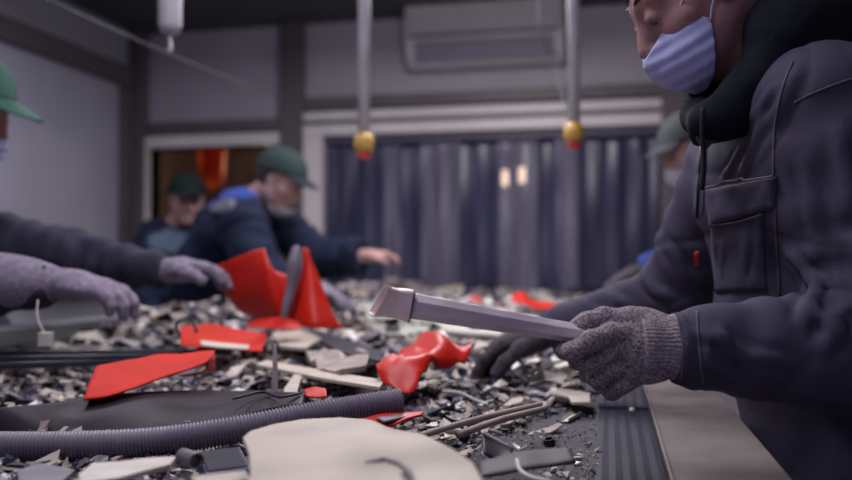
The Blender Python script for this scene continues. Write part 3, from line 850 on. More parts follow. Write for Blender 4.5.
mainp, jfn, jobj = person(at_floor(hipM), 'person in purple-grey work jacket, black hood and blue mask, holding the metal duct', J, M['jacket'],
    dict(s=.94, gloveL=M['glove'], gloveR=M['glove_dark'], hg=.002, hj=.0042, hb=.006, amp=.0022, lam=.055, armL=(.088, .082, .043), armR=(.078, .060, .038), mask=M['mask'], mask_low=True, hm=.0016,
         jacket_fn=main_jacket, hairline=.0, jr=1.0, cap=None))
# the knitted cuff of the near glove and the turned hem of the sleeve
wd = (J['wrL'] - J['elL']).normalized()
cu = MB(); rings = []
X_ = wd; Y_ = wd.cross(Vector((0, 0, 1))).normalized(); Z_ = X_.cross(Y_)
for i in range(25):
    t = i / 24; c = J['wrL'] - wd * (.012 - .050 * t); r = .0365 - .005 * t + .0016 * math.sin(t * 9)
    rings.append([c + (Y_ * math.cos(a) * (.86) + Z_ * math.sin(a)) * (r + .0009 * math.cos(a * 44)) for a in [2 * math.pi * k / 176 for k in range(176)]])
cu.loft(rings).build('glove_cuff', M['glove_cuff'], mainp, smooth=True)
bv = BVHTree.FromPolygons([v.co + jobj.matrix_basis.translation + mainp.location for v in jobj.data.vertices], [p.vertices[:] for p in jobj.data.polygons])


def proj(px, py, lift=.001):
    r = ray(px, py); h = bv.ray_cast(CAM, r)
    if h[0] is None: return None
    n = h[1]; n = n if n.dot(r) < 0 else -n
    return h[0] + n * lift, n


def seam(pts, r=.0011, m=None, lift=.0008, name='seam', gap=0.0):
    """stitched seam following the jacket's own surface"""
    out = []; px = [Vector((a, b, 0)) for a, b in pts]
    for q in spline(px, 14):
        h = proj(q.x, q.y, lift)
        if h is None: continue
        if out and (h[0] - out[-1]).length > .05: break
        out.append(h[0])
    if len(out) > 3: MB().tube(out, r, 6).build(name, m or M['seam'], jobj, smooth=True)


def patch(name, quad, m, th=.004, nu=22, nv=16, wave=.0):
    """cloth panel lying on the jacket: quad = px corners tl, tr, br, bl"""
    tl, tr, br, bl = [Vector((a, b, 0)) for a, b in quad]; V = []; ok = True; idx = {}
    top = []; bot = []
    for i in range(nu + 1):
        for j in range(nv + 1):
            q = tl.lerp(tr, i / nu).lerp(bl.lerp(br, i / nu), j / nv); h = proj(q.x, q.y, 0)
            if h is None: return
            e = min(i, nu - i, 2) / 2 * min(j, nv - j, 2) / 2
            top.append(h[0] + h[1] * (th * (.55 + .45 * e) + wave * math.sin(i * .9 + j * .35))); bot.append(h[0] - h[1] * .003)
    n = nv + 1; F = []; K = len(top)
    for i in range(nu):
        for j in range(nv):
            a = i * n + j; F.append((a, a + 1, a + n + 1, a + n)); F.append((K + a, K + a + n, K + a + n + 1, K + a + 1))
    ring = [i * n for i in range(nu + 1)] + [nu * n + j for j in range(1, nv + 1)] + [i * n + nv for i in range(nu - 1, -1, -1)] + [j for j in range(nv - 1, 0, -1)]
    for a, b in zip(ring, ring[1:] + ring[:1]): F.append((a, b, K + b, K + a))
    o = mesh(name, top + bot, F, m, jobj, True); bm = bmesh.new(); bm.from_mesh(o.data); bmesh.ops.recalc_face_normals(bm, faces=bm.faces); bm.to_mesh(o.data); bm.free()


patch('pocket', [(712, 224), (764, 214), (767, 290), (716, 292)], M['jacket'], .0050, wave=.0005)
patch('pocket_flap', [(708, 190), (778, 176), (776, 208), (712, 226)], M['jacket'], .0085, wave=.0006)
seam([(706, 189), (740, 182), (779, 175)], .0014, lift=.009)
seam([(793, 62), (784, 85), (776, 120), (774, 170), (777, 235), (780, 300)], .0015)
seam([(794, 103), (812, 94), (834, 85), (852, 79)], .0013)
seam([(716, 224), (742, 220), (766, 213)], .001, lift=.006)
seam([(704, 118), (701, 160), (698, 210), (695, 260), (693, 320)], .0028, M['zip'], lift=.001, name='zip')
seam([(708, 130), (706, 170), (703, 215)], .0012)
seam([(697, 312), (699, 345), (703, 384)], .0013)
patch('red_tag', [(694, 252), (699, 251), (700, 266), (695, 267)], M['redknob'], .003, 4, 4)
seam([(678, 318), (684, 350), (682, 378)], .001)
# hood of the hoodie: thick roll round the neck with its bulk on the back
nk = J['neck']; hdc = P(760, 62, 1.19)
Hp = [P(704, 120, 1.09), P(722, 114, 1.085), P(754, 84, 1.09), P(782, 46, 1.10), P(812, 12, 1.15), P(800, -10, 1.24), P(760, 10, 1.31), P(722, 50, 1.29), P(706, 96, 1.22), P(697, 116, 1.14)]
Hr = [.014, .020, .030, .038, .050, .055, .045, .036, .026, .020]
def hood(Q):
    d = chain(Q, Hp + [Hp[0]], Hr + [Hr[0]], .03)
    d = smin(d, chain(Q, [P(790, 30, 1.12), P(850, 52, 1.15), P(905, 90, 1.20)], [.045, .055, .060], .05), .06)
    d = smin(d, chain(Q, [P(716, 128, 1.09), P(740, 112, 1.09), P(768, 80, 1.10)], [.012, .026, .032], .02), .03)
    d = smin(d, chain(Q, [P(708, 122, 1.09), P(700, 140, 1.10)], [.018, .008], .02), .02)
    return d - .0045 * wob(Q, 16, 2) - .0015 * wob(Q, 45, 7)
lo, hi = bbox(Hp + [P(905, 90, 1.2)], .1)
hd = nets('hood', hood, lo, hi, .005, M['hood'], mainp)
o = MB().tube(spline([P(703, 108, 1.055), P(702, 130, 1.055), P(704, 160, 1.06), P(702, 190, 1.065)], 6), .0030, 8).build('drawstring', M['zip'], hd, smooth=True)
for sg in (1, -1):
    MB().tube(spline([hp(J['head'], J['F'], (J['U'] - J['F'] * J['U'].dot(J['F'])).normalized(), .94, v_) for v_ in ((.088, .013 * sg, .030), (.085, .030 * sg, .035), (.071, .046 * sg, .031))], 5), [.002] + [.0034] * 9 + [.0015], 6).build('eyebrow', M['hair'], mainp, smooth=True)
# turned collar points of the jacket
for pts in ([(693, 118), (706, 122), (716, 140), (704, 152), (696, 140)],):
    slab('collar', [P(a, b, 1.085 - .0003 * (a - 693)) for a, b in pts], .005, M['jacket'], mainp, sub=2, warp=.004, smooth=True)

# ---- the worker at the left edge in a green cap
hipL_ = Vector((-1.72, 1.95, .95))
J2 = dict(head=P(-37, 108, 1.92), F=CV(.93, -.36, .10), U=CV(.36, .93, 0), neck=P(-62, 172, 1.98), shL=P(-52, 238, 2.16), shR=P(-66, 246, 1.80),
          chest=P(-84, 262, 1.98), belly=P(-118, 330, 1.98), hip=hipL_, elL=P(64, 256, 2.10), wrL=P(166, 271, 2.04), elR=P(-66, 292, 1.62), wrR=P(52, 284, 1.64), fwd=Vector((1, 0, 0)))
J2['handL'] = hand_pts(P(170, 270, 2.04), CV(.97, .02, -.05), CV(.1, -.9, -.2), -1, (.25, .45, .35))
J2['handR'] = hand_pts(P(58, 283, 1.64), CV(.97, -.12, .05), CV(-.2, -.95, .1), 1, (.25, .45, .40))
leftp, _, _ = person(at_floor(hipL_), 'person in light green cap, slate jacket and lilac gloves at the left edge', J2, M['navy_grey'],
       dict(gloveL=M['glove_far'], gloveR=M['glove_far'], cap=M['cap_green'], brim=M['cap_green'], hb=.009, hj=.009, amp=.006, lam=.07, arm=(.085, .066, .043), hg=.003, mask=M['mask'], hm=.003))

a_, b_ = P(-8, 281, 1.63), P(58, 284, 1.64); cpts = [a_.lerp(b_, i / 8) for i in range(9)]
MB().tube(cpts, [.056, .056, .055, .053, .051, .048, .044, .039, .033], 24, caps=False).build('glove_cuff', M['glove_far'], leftp, smooth=True)

# ---- the bent worker with the bright blue yoke
hipB = Vector((-1.72, 3.42, .93))
J3 = dict(head=P(280, 181, 3.45), F=CV(.86, -.42, -.25), U=CV(.42, .88, -.1), neck=P(252, 200, 3.48), shL=P(266, 214, 3.66), shR=P(238, 214, 3.32), chest=P(232, 232, 3.5),
          belly=P(206, 272, 3.5), hip=hipB, elL=P(318, 258, 3.55), wrL=P(362, 256, 3.45), elR=P(262, 282, 3.20), wrR=P(312, 288, 3.15), fwd=Vector((1, 0, 0)))
J3['handL'] = hand_pts(P(364, 256, 3.45), CV(.97, .08, 0), CV(0, -1, 0), -1, (.3, .5, .4))
J3['handR'] = hand_pts(P(314, 288, 3.15), CV(.9, -.3, 0), CV(0, -1, 0), 1, (.3, .5, .4))
yk = P(252, 202, 3.40)
def blob(c, rx, ry, rz):
    return lambda Q: ell(frame_q(Q, c, RT, FW, UP), (rx, ry, rz))
person(at_floor(hipB), 'person in navy jacket with bright blue yoke and green cap, bending over the belt', J3, M['navy'],
       dict(cap=M['cap_deep'], brim=M['brim_dark'], gloveR=M['glove_far'], hb=.011, hj=.013, amp=.007, lam=.08, arm=(.098, .090, .080), jr=1.08, mask=M['mask_white'], mask_drop=.045, hm=.004,
            patches=[('blue_yoke', M['bluepatch'], lambda Q: np.maximum(np.abs(frame_q(Q, P(243, 193, 3.4), CV(.96, .10, 0), FW, CV(-.18, .96, 0))[:, 2]) - .042, np.abs(frame_q(Q, P(240, 193, 3.4), RT, FW, UP)[:, 0]) - .125)),
                     ('grey_panel', M['greypatch'], blob(P(222, 205, 3.3), .075, .3, .040))]))

# ---- the worker sitting further back
hipS = Vector((WY(172, 260, 4.15).x, 4.15, .62))
def seat_pt(px, py, d): return P(px, py, d)
J4 = dict(head=P(187, 200, 4.2), F=CV(.40, -.12, -.85), U=CV(.05, .98, -.12), neck=P(178, 222, 4.28), shL=P(206, 238, 4.22), shR=P(150, 236, 4.22), chest=P(175, 252, 4.28), belly=P(172, 290, 4.28),
          hip=hipS, elL=P(216, 285, 4.1), wrL=P(190, 340, 3.95), elR=P(138, 282, 4.1), wrR=P(165, 340, 3.95), fwd=CV(0, 0, -1))
J4['handL'] = hand_pts(J4['wrL'], CV(-.8, -.1, -.4), CV(0, -1, 0), -1, (.4, .5, .4)); J4['handR'] = hand_pts(J4['wrR'], CV(.8, -.1, -.4), CV(0, -1, 0), 1, (.4, .5, .4))
fw4 = Vector((J4['fwd'].x, J4['fwd'].y, 0)).normalized()
for k, sgn in (('L', 1), ('R', -1)):
    Wp = (J4['shL'] - J4['shR']).normalized(); kn = hipS + Wp * .10 * sgn + fw4 * .40; kn.z = .60; J4['knee' + k] = kn; J4['foot' + k] = Vector((kn.x, kn.y, .09)) + fw4 * .03
person(at_floor(hipS), 'person in dark green cap and navy jacket sitting in front of the doorway', J4, M['navy'],
       dict(cap=M['cap_dark'], brim=M['cap_dark'], hb=.012, hj=.013, amp=.006, lam=.08, patches=[('chest_panel', M['slatepatch'], lambda Q: np.maximum(blob(P(172, 240, 4.12), .125, .12, .075)(Q), -np.ones(len(Q))))]))
st = empty('stool', (hipS.x, hipS.y, 0), 'dark low stool under the person sitting by the doorway', 'stool')
sx, sy = hipS.x, hipS.y
MB().tube([(sx, sy, .46), (sx, sy, .50)], .17, 24).build('seat', M['legsteel'], st, bevel=.006)
for k in range(4):
    a = k * math.pi / 2 + .6; MB().tube([(sx + .12 * math.cos(a), sy + .12 * math.sin(a), .465), (sx + .18 * math.cos(a), sy + .18 * math.sin(a), 0)], .012, 8).build('leg', M['legsteel'], st)

# ---- the worker half hidden behind the front one
hipG = Vector((0.62, 3.05, .95))
J5 = dict(head=P(690, 150, 3.0), F=CV(-.90, -.38, -.15), U=CV(-.38, .92, 0), neck=P(718, 184, 3.02), shL=P(735, 225, 2.86), shR=P(716, 215, 3.2), chest=P(745, 230, 3.03), belly=P(762, 275, 3.03),
          hip=hipG, elL=P(696, 250, 2.72), wrL=P(642, 272, 2.74), elR=P(690, 262, 3.2), wrR=P(640, 285, 3.2), fwd=Vector((-1, 0, 0)))
J5['handL'] = hand_pts(J5['wrL'], CV(-.9, -.3, 0), CV(0, -1, 0), -1, (.4, .5, .4)); J5['handR'] = hand_pts(J5['wrR'], CV(-.9, -.25, 0), CV(0, -1, 0), 1, (.4, .5, .4))
person(at_floor(hipG), 'person in grey cap and white mask, half hidden behind the hooded worker', J5, M['blue_sleeve'],
       dict(cap=M['cap_grey'], brim=M['cap_grey'], mask=M['mask_white'], hm=.004, gloveL=M['glove_dark'], gloveR=M['glove_dark'], hb=.011, hj=.012, amp=.006, lam=.07,
            patches=[('hivis_collar', M['hivis'], blob(P(690, 210, 2.95), .06, .25, .05))]))

# ================================================================== what lies on the belt
def sst(a, b, x): t = np.clip((x - a) / (b - a), 0, 1); return t * t * (3 - 2 * t)


def heap(x, y):
    """height of the scrap layer above the belt"""
    x = np.asarray(x, float); y = np.asarray(y, float)
    e = -.055 - .09 * (1 - sst(1.05, 1.5, y)) - .06 * (1 - sst(.85, 1.0, y))
    a = sst(0, .16, e - x + .03); b = .06 + .94 * sst(1.12, 2.0, y)
    n = .5 + .25 * np.sin(x * 17 + 1.3 * np.sin(y * 9)) + .25 * np.sin(y * 13 + 2 * np.sin(x * 7))
    far = 1 + .35 * sst(2.5, 4.5, y)
    return a * .055 * sst(.92, 1.18, -x) * sst(1.75, 2.2, y) + a * (.010 + .010 * b + .036 * b * (.5 + n * .7)) * far


def hz(x, y): return BELT + float(heap(x, y))


# fine broken scrap filling the layer: one mass nobody could count
def chips(name, N, label, cat, gen, mats, wts, size, lift, seed):
    g = np.random.default_rng(seed); V = []; F = []; MI = []
    cube = np.array([(-1, -1, -1), (1, -1, -1), (1, 1, -1), (-1, 1, -1), (-1, -1, 1), (1, -1, 1), (1, 1, 1), (-1, 1, 1)], float)
    cf = np.array([(0, 3, 2, 1), (4, 5, 6, 7), (0, 1, 5, 4), (1, 2, 6, 5), (2, 3, 7, 6), (3, 0, 4, 7)])
    n = 0
    for _ in range(N):
        x, y = gen(g); s = size(g, x, y); h = float(heap(x, y))
        c = cube * np.array([s * g.uniform(.5, 1.2), s * g.uniform(.25, .8), s * g.uniform(.04, .16) + .0006])
        c[:, :2] *= g.uniform(.55, 1.25, (8, 1)); c[:, 2] += c[:, 0] ** 2 * g.uniform(-1, 1) / s * .5
        a, b, t = g.uniform(0, 6.28), g.normal(0, .35), g.normal(0, .35)
        Rm = np.array(Matrix.Rotation(a, 3, 'Z') @ Matrix.Rotation(b, 3, 'X') @ Matrix.Rotation(t, 3, 'Y'))
        c = c @ Rm.T; z = BELT + max(h + lift(g), -c[:, 2].min() + .0005)
        c += (x, y, z); V.append(c); F.append(cf + n); n += 8; MI += [int(g.choice(len(mats), p=wts))] * 6
    o = mesh(name, np.concatenate(V), np.concatenate(F), None, mats=mats, midx=MI)
    return tag(o, label, cat, kind='stuff')


def gen_heap(g):
    while True:
        y = .62 + 4.25 * g.random() ** 1.5; x = BX0 + .01 + (1.26) * g.random()
        if heap(x, y) > .004 and x > -.78 * y - .1: return x, y


MM = [M[k] for k in ('cream', 'ivory', 'beige', 'greyp', 'dark', 'blue', 'hose', 'white')]
chips('fine_scrap', 19000, 'dense layer of small broken cream, grey and dark plastic scrap covering the belt', 'scrap', gen_heap, MM,
      [.17, .10, .16, .17, .19, .07, .09, .05], lambda g, x, y: min(.008 + .007 * y * y ** .5, (.0035 + .006 * y) * g.lognormal(0, .45), .045), lambda g: g.uniform(-.016, .004), 3)


def gen_edge(g):
    while True:
        y = .66 + 1.6 * g.random() ** 1.3; x = -.30 + .285 * g.random()
        if g.random() < .35 + .65 * float(heap(x, y) > .002) or g.random() < .3: return x, y


chips('scrap_crumbs', 4200, 'tiny pale crumbs and grit strewn over the bare dusty edge of the belt', 'crumbs', gen_edge, [M['ivory'], M['greyp'], M['beige'], M['dark'], M['yellowp']],
      [.34, .27, .2, .16, .03], lambda g, x, y: .0011 * g.lognormal(0, .55), lambda g: .001, 5)
# underlying packed layer so that no belt shows through the heap
xs = np.linspace(BX0 + .005, -.03, 70); ys = np.linspace(.6, 4.88, 200)
V = [(x, y, BELT + .001 + max(0, float(heap(x, y)) - .014)) for y in ys for x in xs]; nx = len(xs)
F = [(i * nx + j, i * nx + j + 1, (i + 1) * nx + j + 1, (i + 1) * nx + j) for i in range(len(ys) - 1) for j in range(nx - 1)]
F = [f for f in F if max(heap(V[k][0], V[k][1]) for k in f) > .006]
used = sorted({k for f in F for k in f}); re_ = {k: i for i, k in enumerate(used)}
o = mesh('packed_dust', [V[k] for k in used], [[re_[k] for k in f] for f in F], M['belt'], smooth=True); tag(o, 'grey dust and grit packed beneath the loose scrap on the belt', 'dust', kind='stuff')


# ---- kinds of loose pieces, each modelled once and repeated
def piece(kind, seed):
    g = random.Random(seed); mb = MB(); U_ = g.uniform
    if kind in ('shard', 'plate'):
        n = g.randint(4, 7); ph = U_(0, 6.28); el = U_(.45, .95) if kind == 'plate' else U_(.3, .6); th = U_(.03, .07); bend = U_(-.5, .5)
        rings = []
        for sc in (0.02, .35, .7, 1.0):
            r = []
            for k in range(n * 3):
                a = ph + k / (n * 3) * 6.283; kk = k / 3; f = kk - int(kk)
                ra = [random.Random(seed * 31 + int(kk + e) % n).uniform(.65, 1.1) for e in (0, 1)]
                pa = [Vector((math.cos(ph + (int(kk) + e) / n * 6.283), math.sin(ph + (int(kk) + e) / n * 6.283))) * ra[e] for e in (0, 1)]
                p = pa[0].lerp(pa[1], f) * sc; r.append((p.x, p.y * el))
            rings.append(r)
        def zf(x, y): return bend * x * x + .12 * y * x
        top = [[(x, y, zf(x, y) + th) for x, y in r] for r in rings]; bot = [[(x, y, zf(x, y) - th) for x, y in r] for r in reversed(rings)]
        mb.loft(top + bot, caps=True)
    elif kind == 'strip':
        w_, th, tw, bend = U_(.08, .16), U_(.02, .05), U_(-.6, .6), U_(-.4, .4); rings = []
        for i in range(9):
            x = -1 + i / 4; a = tw * x; wz = w_ * (1 + .15 * math.sin(i * 2 + seed)); c = Vector((x, bend * x * x * .6, .15 * bend * math.sin(x * 2)))
            X, Z = Vector((0, math.cos(a), math.sin(a))), Vector((0, -math.sin(a), math.cos(a)))
            rings.append([c + X * wz + Z * th, c - X * wz + Z * th, c - X * wz - Z * th, c + X * wz - Z * th])
        mb.loft(rings)
    elif kind == 'channel':
        w_, h_, th = U_(.14, .25), U_(.10, .2), .03; L = [(w_, h_), (w_, -.0), (-w_, 0), (-w_, h_), (-w_ + th, h_), (-w_ + th, th), (w_ - th, th), (w_ - th, h_)]
        mb.loft([[(x, a * (1 - .1 * (x > 0)), b) for a, b in L] for x in (-1, -.3, .4, 1)])
    elif kind == 'lump':
        bm = bmesh.new()
        for _ in range(16): bm.verts.new((g.gauss(0, .45), g.gauss(0, .32), g.gauss(0, .20)))
        bmesh.ops.convex_hull(bm, input=bm.verts); bmesh.ops.delete(bm, geom=[v for v in bm.verts if not v.link_faces], context='VERTS')
        bm.verts.index_update(); mb.add([v.co[:] for v in bm.verts], [[v.index for v in f.verts] for f in bm.faces]); bm.free()
    elif kind == 'rod':
        pts = spline([(-1, 0, 0), (-.3, U_(-.25, .25), 0), (.35, U_(-.25, .25), U_(0, .1)), (1, U_(-.4, .4), 0)], 5); mb.tube(pts, U_(.035, .07), 8)
    elif kind == 'ring':
        ro, ri, h_ = .5, .40, .5; k_ = 18; c_ = lambda r, z: [(r * math.cos(i / k_ * 6.283), r * math.sin(i / k_ * 6.283), z) for i in range(k_)]
        mb.loft([c_(ri, -h_), c_(ro, -h_), c_(ro, h_), c_(ri, h_), c_(ri, -h_)], caps=False)
    return mb


PROTO = {}
def proto(kind, var, mk):
    k = (kind, var, mk)
    if k not in PROTO:
        mb = piece(kind, var * 17 + 5); me = bpy.data.meshes.new(kind); me.from_pydata([tuple(v) for v in mb.v], [], mb.f); me.update()
        bm = bmesh.new(); bm.from_mesh(me); bmesh.ops.recalc_face_normals(bm, faces=bm.faces)
        bmesh.ops.bevel(bm, geom=[e for e in bm.edges if len(e.link_faces) == 2 and e.calc_face_angle(0) > .9], offset=.012, segments=1, affect='EDGES'); bm.to_mesh(me); bm.free()
        me.materials.append(M[mk]); PROTO[k] = me
    return PROTO[k]


NAMES = {'shard': ('plastic_shard', 'shard', 'pointed'), 'plate': ('plastic_plate', 'fragment', 'flat'), 'strip': ('plastic_strip', 'strip', 'narrow'), 'channel': ('channel_offcut', 'offcut', 'channel-shaped'),
         'lump': ('plastic_lump', 'lump', 'angular'), 'rod': ('bent_rod', 'rod', 'thin bent'), 'ring': ('pipe_ring', 'ring', 'short hollow')}
CW = {'cream': 'cream', 'ivory': 'ivory', 'beige': 'beige', 'greyp': 'grey', 'dark': 'black', 'blue': 'slate blue', 'white': 'white', 'palegreen': 'pale green', 'skybl': 'bright blue'}


LAND = [('the ribbed hose', 150, 440), ('the ribbed hose end', 404, 404), ('the cream board', 300, 418), ('the crumpled red piece', 425, 355), ('the folded red board', 150, 374), ('the large red shell', 275, 300),
        ('the red bracket', 222, 338), ('the black bars', 60, 356), ('the upright splinter', 280, 372), ('the long batten', 320, 374), ('the hairpin tube', 480, 420), ('the black bracket', 505, 450), ('the gloved fist', 615, 350),
        ('the metal duct', 480, 318), ('the pale tray', 395, 316), ('the black sheet', 160, 410), ('the white plug', 46, 338), ('the curtain foot', 420, 298), ('the far red scrap', 535, 300), ('the rubber margin', 596, 430), ('the beige lump', 340, 358), ('the belt edge', 570, 390)]


def inpoly(x, y, L):
    c = False; n = len(L)
    for i in range(n):
        (x1, y1), (x2, y2) = L[i], L[i - 1]
        if (y1 > y) != (y2 > y) and x < (x2 - x1) * (y - y1) / (y2 - y1) + x1: c = not c
    return c


KEEP = [[(-40, 425), (150, 420), (300, 396), (420, 380), (425, 415), (500, 480), (230, 500), (235, 450), (-40, 475)],        # hose and board
        [(-40, 402), (100, 388), (180, 382), (310, 388), (310, 420), (-40, 440)],                                              # sheet
        [(75, 405), (95, 355), (225, 345), (222, 380), (120, 405)], [(-40, 344), (236, 342), (236, 360), (-40, 370)],
        [(370, 370), (395, 340), (430, 328), (480, 342), (470, 368), (415, 388)], [(175, 320), (272, 322), (272, 356), (175, 352)],
        [(470, 425), (580, 440), (590, 490), (470, 490)], [(425, 432), (500, 410), (550, 400), (550, 412), (440, 440)], [(265, 342), (285, 342), (285, 400), (265, 400)], [(256, 358), (386, 376), (382, 390), (256, 368)]]
PLACED = []
def scatter(N, seed):
    g = random.Random(seed); n = 0; tries = 0; made = []
    while n < N and tries < 30000:
        tries += 1
        px, py = g.uniform(-10, 600), 300 + 175 * g.random() ** 1.15
        p = G(px, py, BELT + .03)
        if p.x < BX0 + .05 or p.x > -.03 or p.y > 4.7: continue
        if any(inpoly(px, py, K) for K in KEEP) or (px < 255 and py > 372): continue
        if heap(p.x, p.y) < .008 and g.random() < .85: continue
        kind = g.choices(['shard', 'plate', 'strip', 'channel', 'lump', 'rod', 'ring'], [5, 8, 4, 2, 2.5, 1.2, .5])[0]
        mk = g.choices(['cream', 'ivory', 'beige', 'greyp', 'dark', 'blue', 'white', 'palegreen', 'skybl'], [7, 4.5, 4, 3.5, 4, 1.6, 1.5, .4, .25])[0]
        s = (.004 + .0145 * p.y) * g.uniform(.6, 1.45) * (1.5 if kind in ('strip', 'rod', 'channel') else 1) * (.55 if kind in ('ring', 'lump') else 1)
        if any(abs(p.x - q[0]) + abs(p.y - q[1]) * .6 < (s + q[2]) * .5 for q in PLACED): continue
        PLACED.append((p.x, p.y, s)); me = proto(kind, g.randint(0, 3), mk); nm, noun, adj = NAMES[kind]
        o = bpy.data.objects.new(nm, me); COL.objects.link(o)
        o.scale = (s, s, s); o.rotation_euler = (g.gauss(0, .2), g.gauss(0, .2), g.uniform(0, 6.28)); h = hz(p.x, p.y)
        o.location = (p.x, p.y, h + s * .06 + .002)
        k = min(LAND, key=lambda L: (L[1] - px) ** 2 + 4 * (L[2] - py) ** 2); dx, dy = px - k[1], (py - k[2]) * 2
        rel = ('right of' if dx > 0 else 'left of') if abs(dx) > abs(dy) else ('in front of' if dy > 0 else 'behind')
        sz = s * 840 / p.y; big = 'large' if sz > 20 else ('small' if sz < 11 else 'mid-sized')
        made.append((o, '%s %s %s %s %s %s' % (big, adj, CW[mk], noun, rel, k[0]), noun, p.y)); n += 1
    by = {}
    for m_ in made: by.setdefault(m_[1], []).append(m_)
    for lab, L in by.items():
        L.sort(key=lambda m_: m_[3])
        for i, (o, _, noun, _) in enumerate(L):
            suf = '' if len(L) == 1 else ((', the nearer one', ', the farther one')[i] if len(L) == 2 else ((', the nearest', ', the middle one', ', the farthest')[i] if len(L) == 3 else ''))
            tag(o, lab + suf, noun, ('%ss of broken scrap on the belt' % noun) if len(L) < 4 else lab + ' group')
scatter(296, 11)


def T(o, label, cat, group=None): return tag(o, label, cat, group)
def GP(L, z): return [G(a, b, z) for a, b in L]


# cream board in the foreground
zb_ = .972
out = [(243, 436), (250, 429), (272, 423), (300, 418), (340, 416), (372, 420), (392, 428), (420, 433), (440, 442), (462, 455), (472, 463), (484, 480), (496, 520), (400, 560), (300, 560), (236, 520), (250, 470), (249, 452)]
bd = slab('broken_board', GP(out, zb_), .007, M['plate'], sub=3, warp=.003, bevel=.0015, smooth=True)
T(bd, 'large cream broken board lying flat in the front centre of the belt', 'board')
sc_ = MB().tube(GP([(365, 462), (385, 459), (400, 464), (412, 474), (414, 484)], zb_ + .001), [.0008, .002, .0024, .002, .001], 6).build('scuff_mark', M['scuff'], bd)
MB().tube(GP([(402, 474), (412, 480)], zb_ + .0012), .0014, 6).build('scuff_mark', M['gap'], bd)

# ribbed hose
hp_ = spline([P(-40, 446, .985), P(60, 446, .99), P(150, 442, 1.0), P(230, 431, 1.015), P(310, 416, 1.04), P(400, 401.5, 1.075)], 60)
cum = [0]
for a, b in zip(hp_, hp_[1:]): cum.append(cum[-1] + (b - a).length)
PT = .0043; pts = []; rr = []; k = 0
nn = int(cum[-1] / PT * 6)
for i in range(nn + 1):
    d = cum[-1] * i / nn
    while k < len(cum) - 2 and cum[k + 1] < d: k += 1
    f = (d - cum[k]) / (cum[k + 1] - cum[k]); pts.append(hp_[k].lerp(hp_[k + 1], f)); c = math.cos(2 * math.pi * d / PT)
    rr.append(.0162 + .0011 * (1 if c > .3 else (-1 if c < -.3 else c / .3)))
hs = empty('ribbed_hose', pts[nn // 2] - Vector((0, 0, .017)), 'purplish grey ribbed flexible hose lying across the belt behind the cream board', 'hose')
MB().tube(pts, rr, 26, caps=False).build('outer_wall', M['hose'], hs, smooth=True)
MB().tube(pts[-200:], .0138, 20, caps=False).build('inner_wall', M['hose_in'], hs, smooth=True)
e = pts[-1]; dt = (pts[-1] - pts[-5]).normalized()
MB().tube([e - dt * .0005, e + dt * .0015, e + dt * .0016, e - dt * .001], [.0160, .0158, .0138, .0137], 26, caps=False).build('cut_edge', M['hose'], hs, smooth=True)

# black glossy sheet behind the hose
V = []; nx, ny = 46, 16
lo_ = [(-60, 455), (30, 452), (110, 441), (170, 430), (230, 416), (305, 402)]; hi_ = [(-60, 410), (15, 407), (90, 396), (165, 390), (235, 392), (318, 396)]
L1 = spline([P(*lo_[i], d) for i, d in enumerate((1.13, 1.12, 1.10, 1.10, 1.12, 1.16))], 9); L2 = spline([G(a, b, .945) for a, b in hi_], 9)
rows = [[L1[i].lerp(L2[i], j / ny) + Vector((0, 0, .006 * noise.noise(L1[i].lerp(L2[i], j / ny) * 14) + .010 * math.sin(j / ny * 3.1) * (.6 + .4 * math.sin(i * .33)))) for j in range(ny + 1)] for i in range(len(L1))]
for r_ in rows:
    for p in r_: p.z = max(p.z, BELT + .008)
o = MB().loft(rows, closed=False, caps=False).build('plastic_sheet', M['sheet'], smooth=True); md = o.modifiers.new('thick', 'SOLIDIFY'); md.thickness = .003
T(o, 'glossy black plastic sheet with torn edge lying behind the ribbed hose', 'sheet')
o = MB().tube(spline(GP([(232, 399), (262, 392), (280, 397), (302, 393)], .958), 6), [.001] + [.002] * 17 + [.001], 6).build('torn_film', M['dark'], smooth=True); T(o, 'twisted shred of black film on the right end of the black sheet', 'film')

# black bars on the left
for i, (y0, y1, z, lab) in enumerate(((351, 349, .968, 'topmost and farthest of the three black bars lying at the left'), (357, 353, .962, 'middle one of the three black bars lying at the left'), (364, 357, .955, 'nearest of the three black bars lying at the left, behind the red folded panel'))):
    a, b = G(-40, y0, z), G(232 - 26 * i, y1, z); dr_ = (b - a).normalized(); n_ = dr_.cross(Vector((0, 0, 1)))
    Lp = [(-.011, 0), (.011, 0), (.011, .012), (.007, .012), (.007, .005), (-.007, .005), (-.007, .012), (-.011, .012)]
    o = MB().loft([[p + n_ * x + Vector((0, 0, z2 - .012)) for x, z2 in Lp] for p in (a, a.lerp(b, .5), b)]).build('channel_bar', M['profile'], bevel=.0008)
    T(o, lab, 'bar', 'black channel bars at the left')

# ---- red pieces
def redpiece(name, outline, lab, m='red', th=.0032, fold=None, depth=None):
    pts = [P(*p) for p in outline]; o = slab(name, pts, th, M[m], sub=2, warp=.004, bevel=.0008, smooth=False); T(o, lab, 'plastic panel'); return o
def sheetpiece(name, rows, lab, m='red', th=.003, cat='plastic panel', parent=None, wob_=.003, div=(6, 5), hard=False):
    """bent sheet given by rows of (px,py,depth)"""
    R_ = [spline([P(*p) for p in r], div[0]) for r in rows]; cols = [spline([r[i] for r in R_], div[1]) for i in range(len(R_[0]))]
    for c in cols:
        for p in c: p.z += wob_ * noise.noise(p * 25)
    o = MB().loft(cols, closed=False, caps=False).build(name, M[m], parent, smooth=not hard); md = o.modifiers.new('thick', 'SOLIDIFY'); md.thickness = th; md.offset = -1
    b = o.modifiers.new('bevel', 'BEVEL'); b.width = .0008; b.limit_method = 'ANGLE'; b.angle_limit = R(50)
    if parent is None: T(o, lab, cat)
    return o

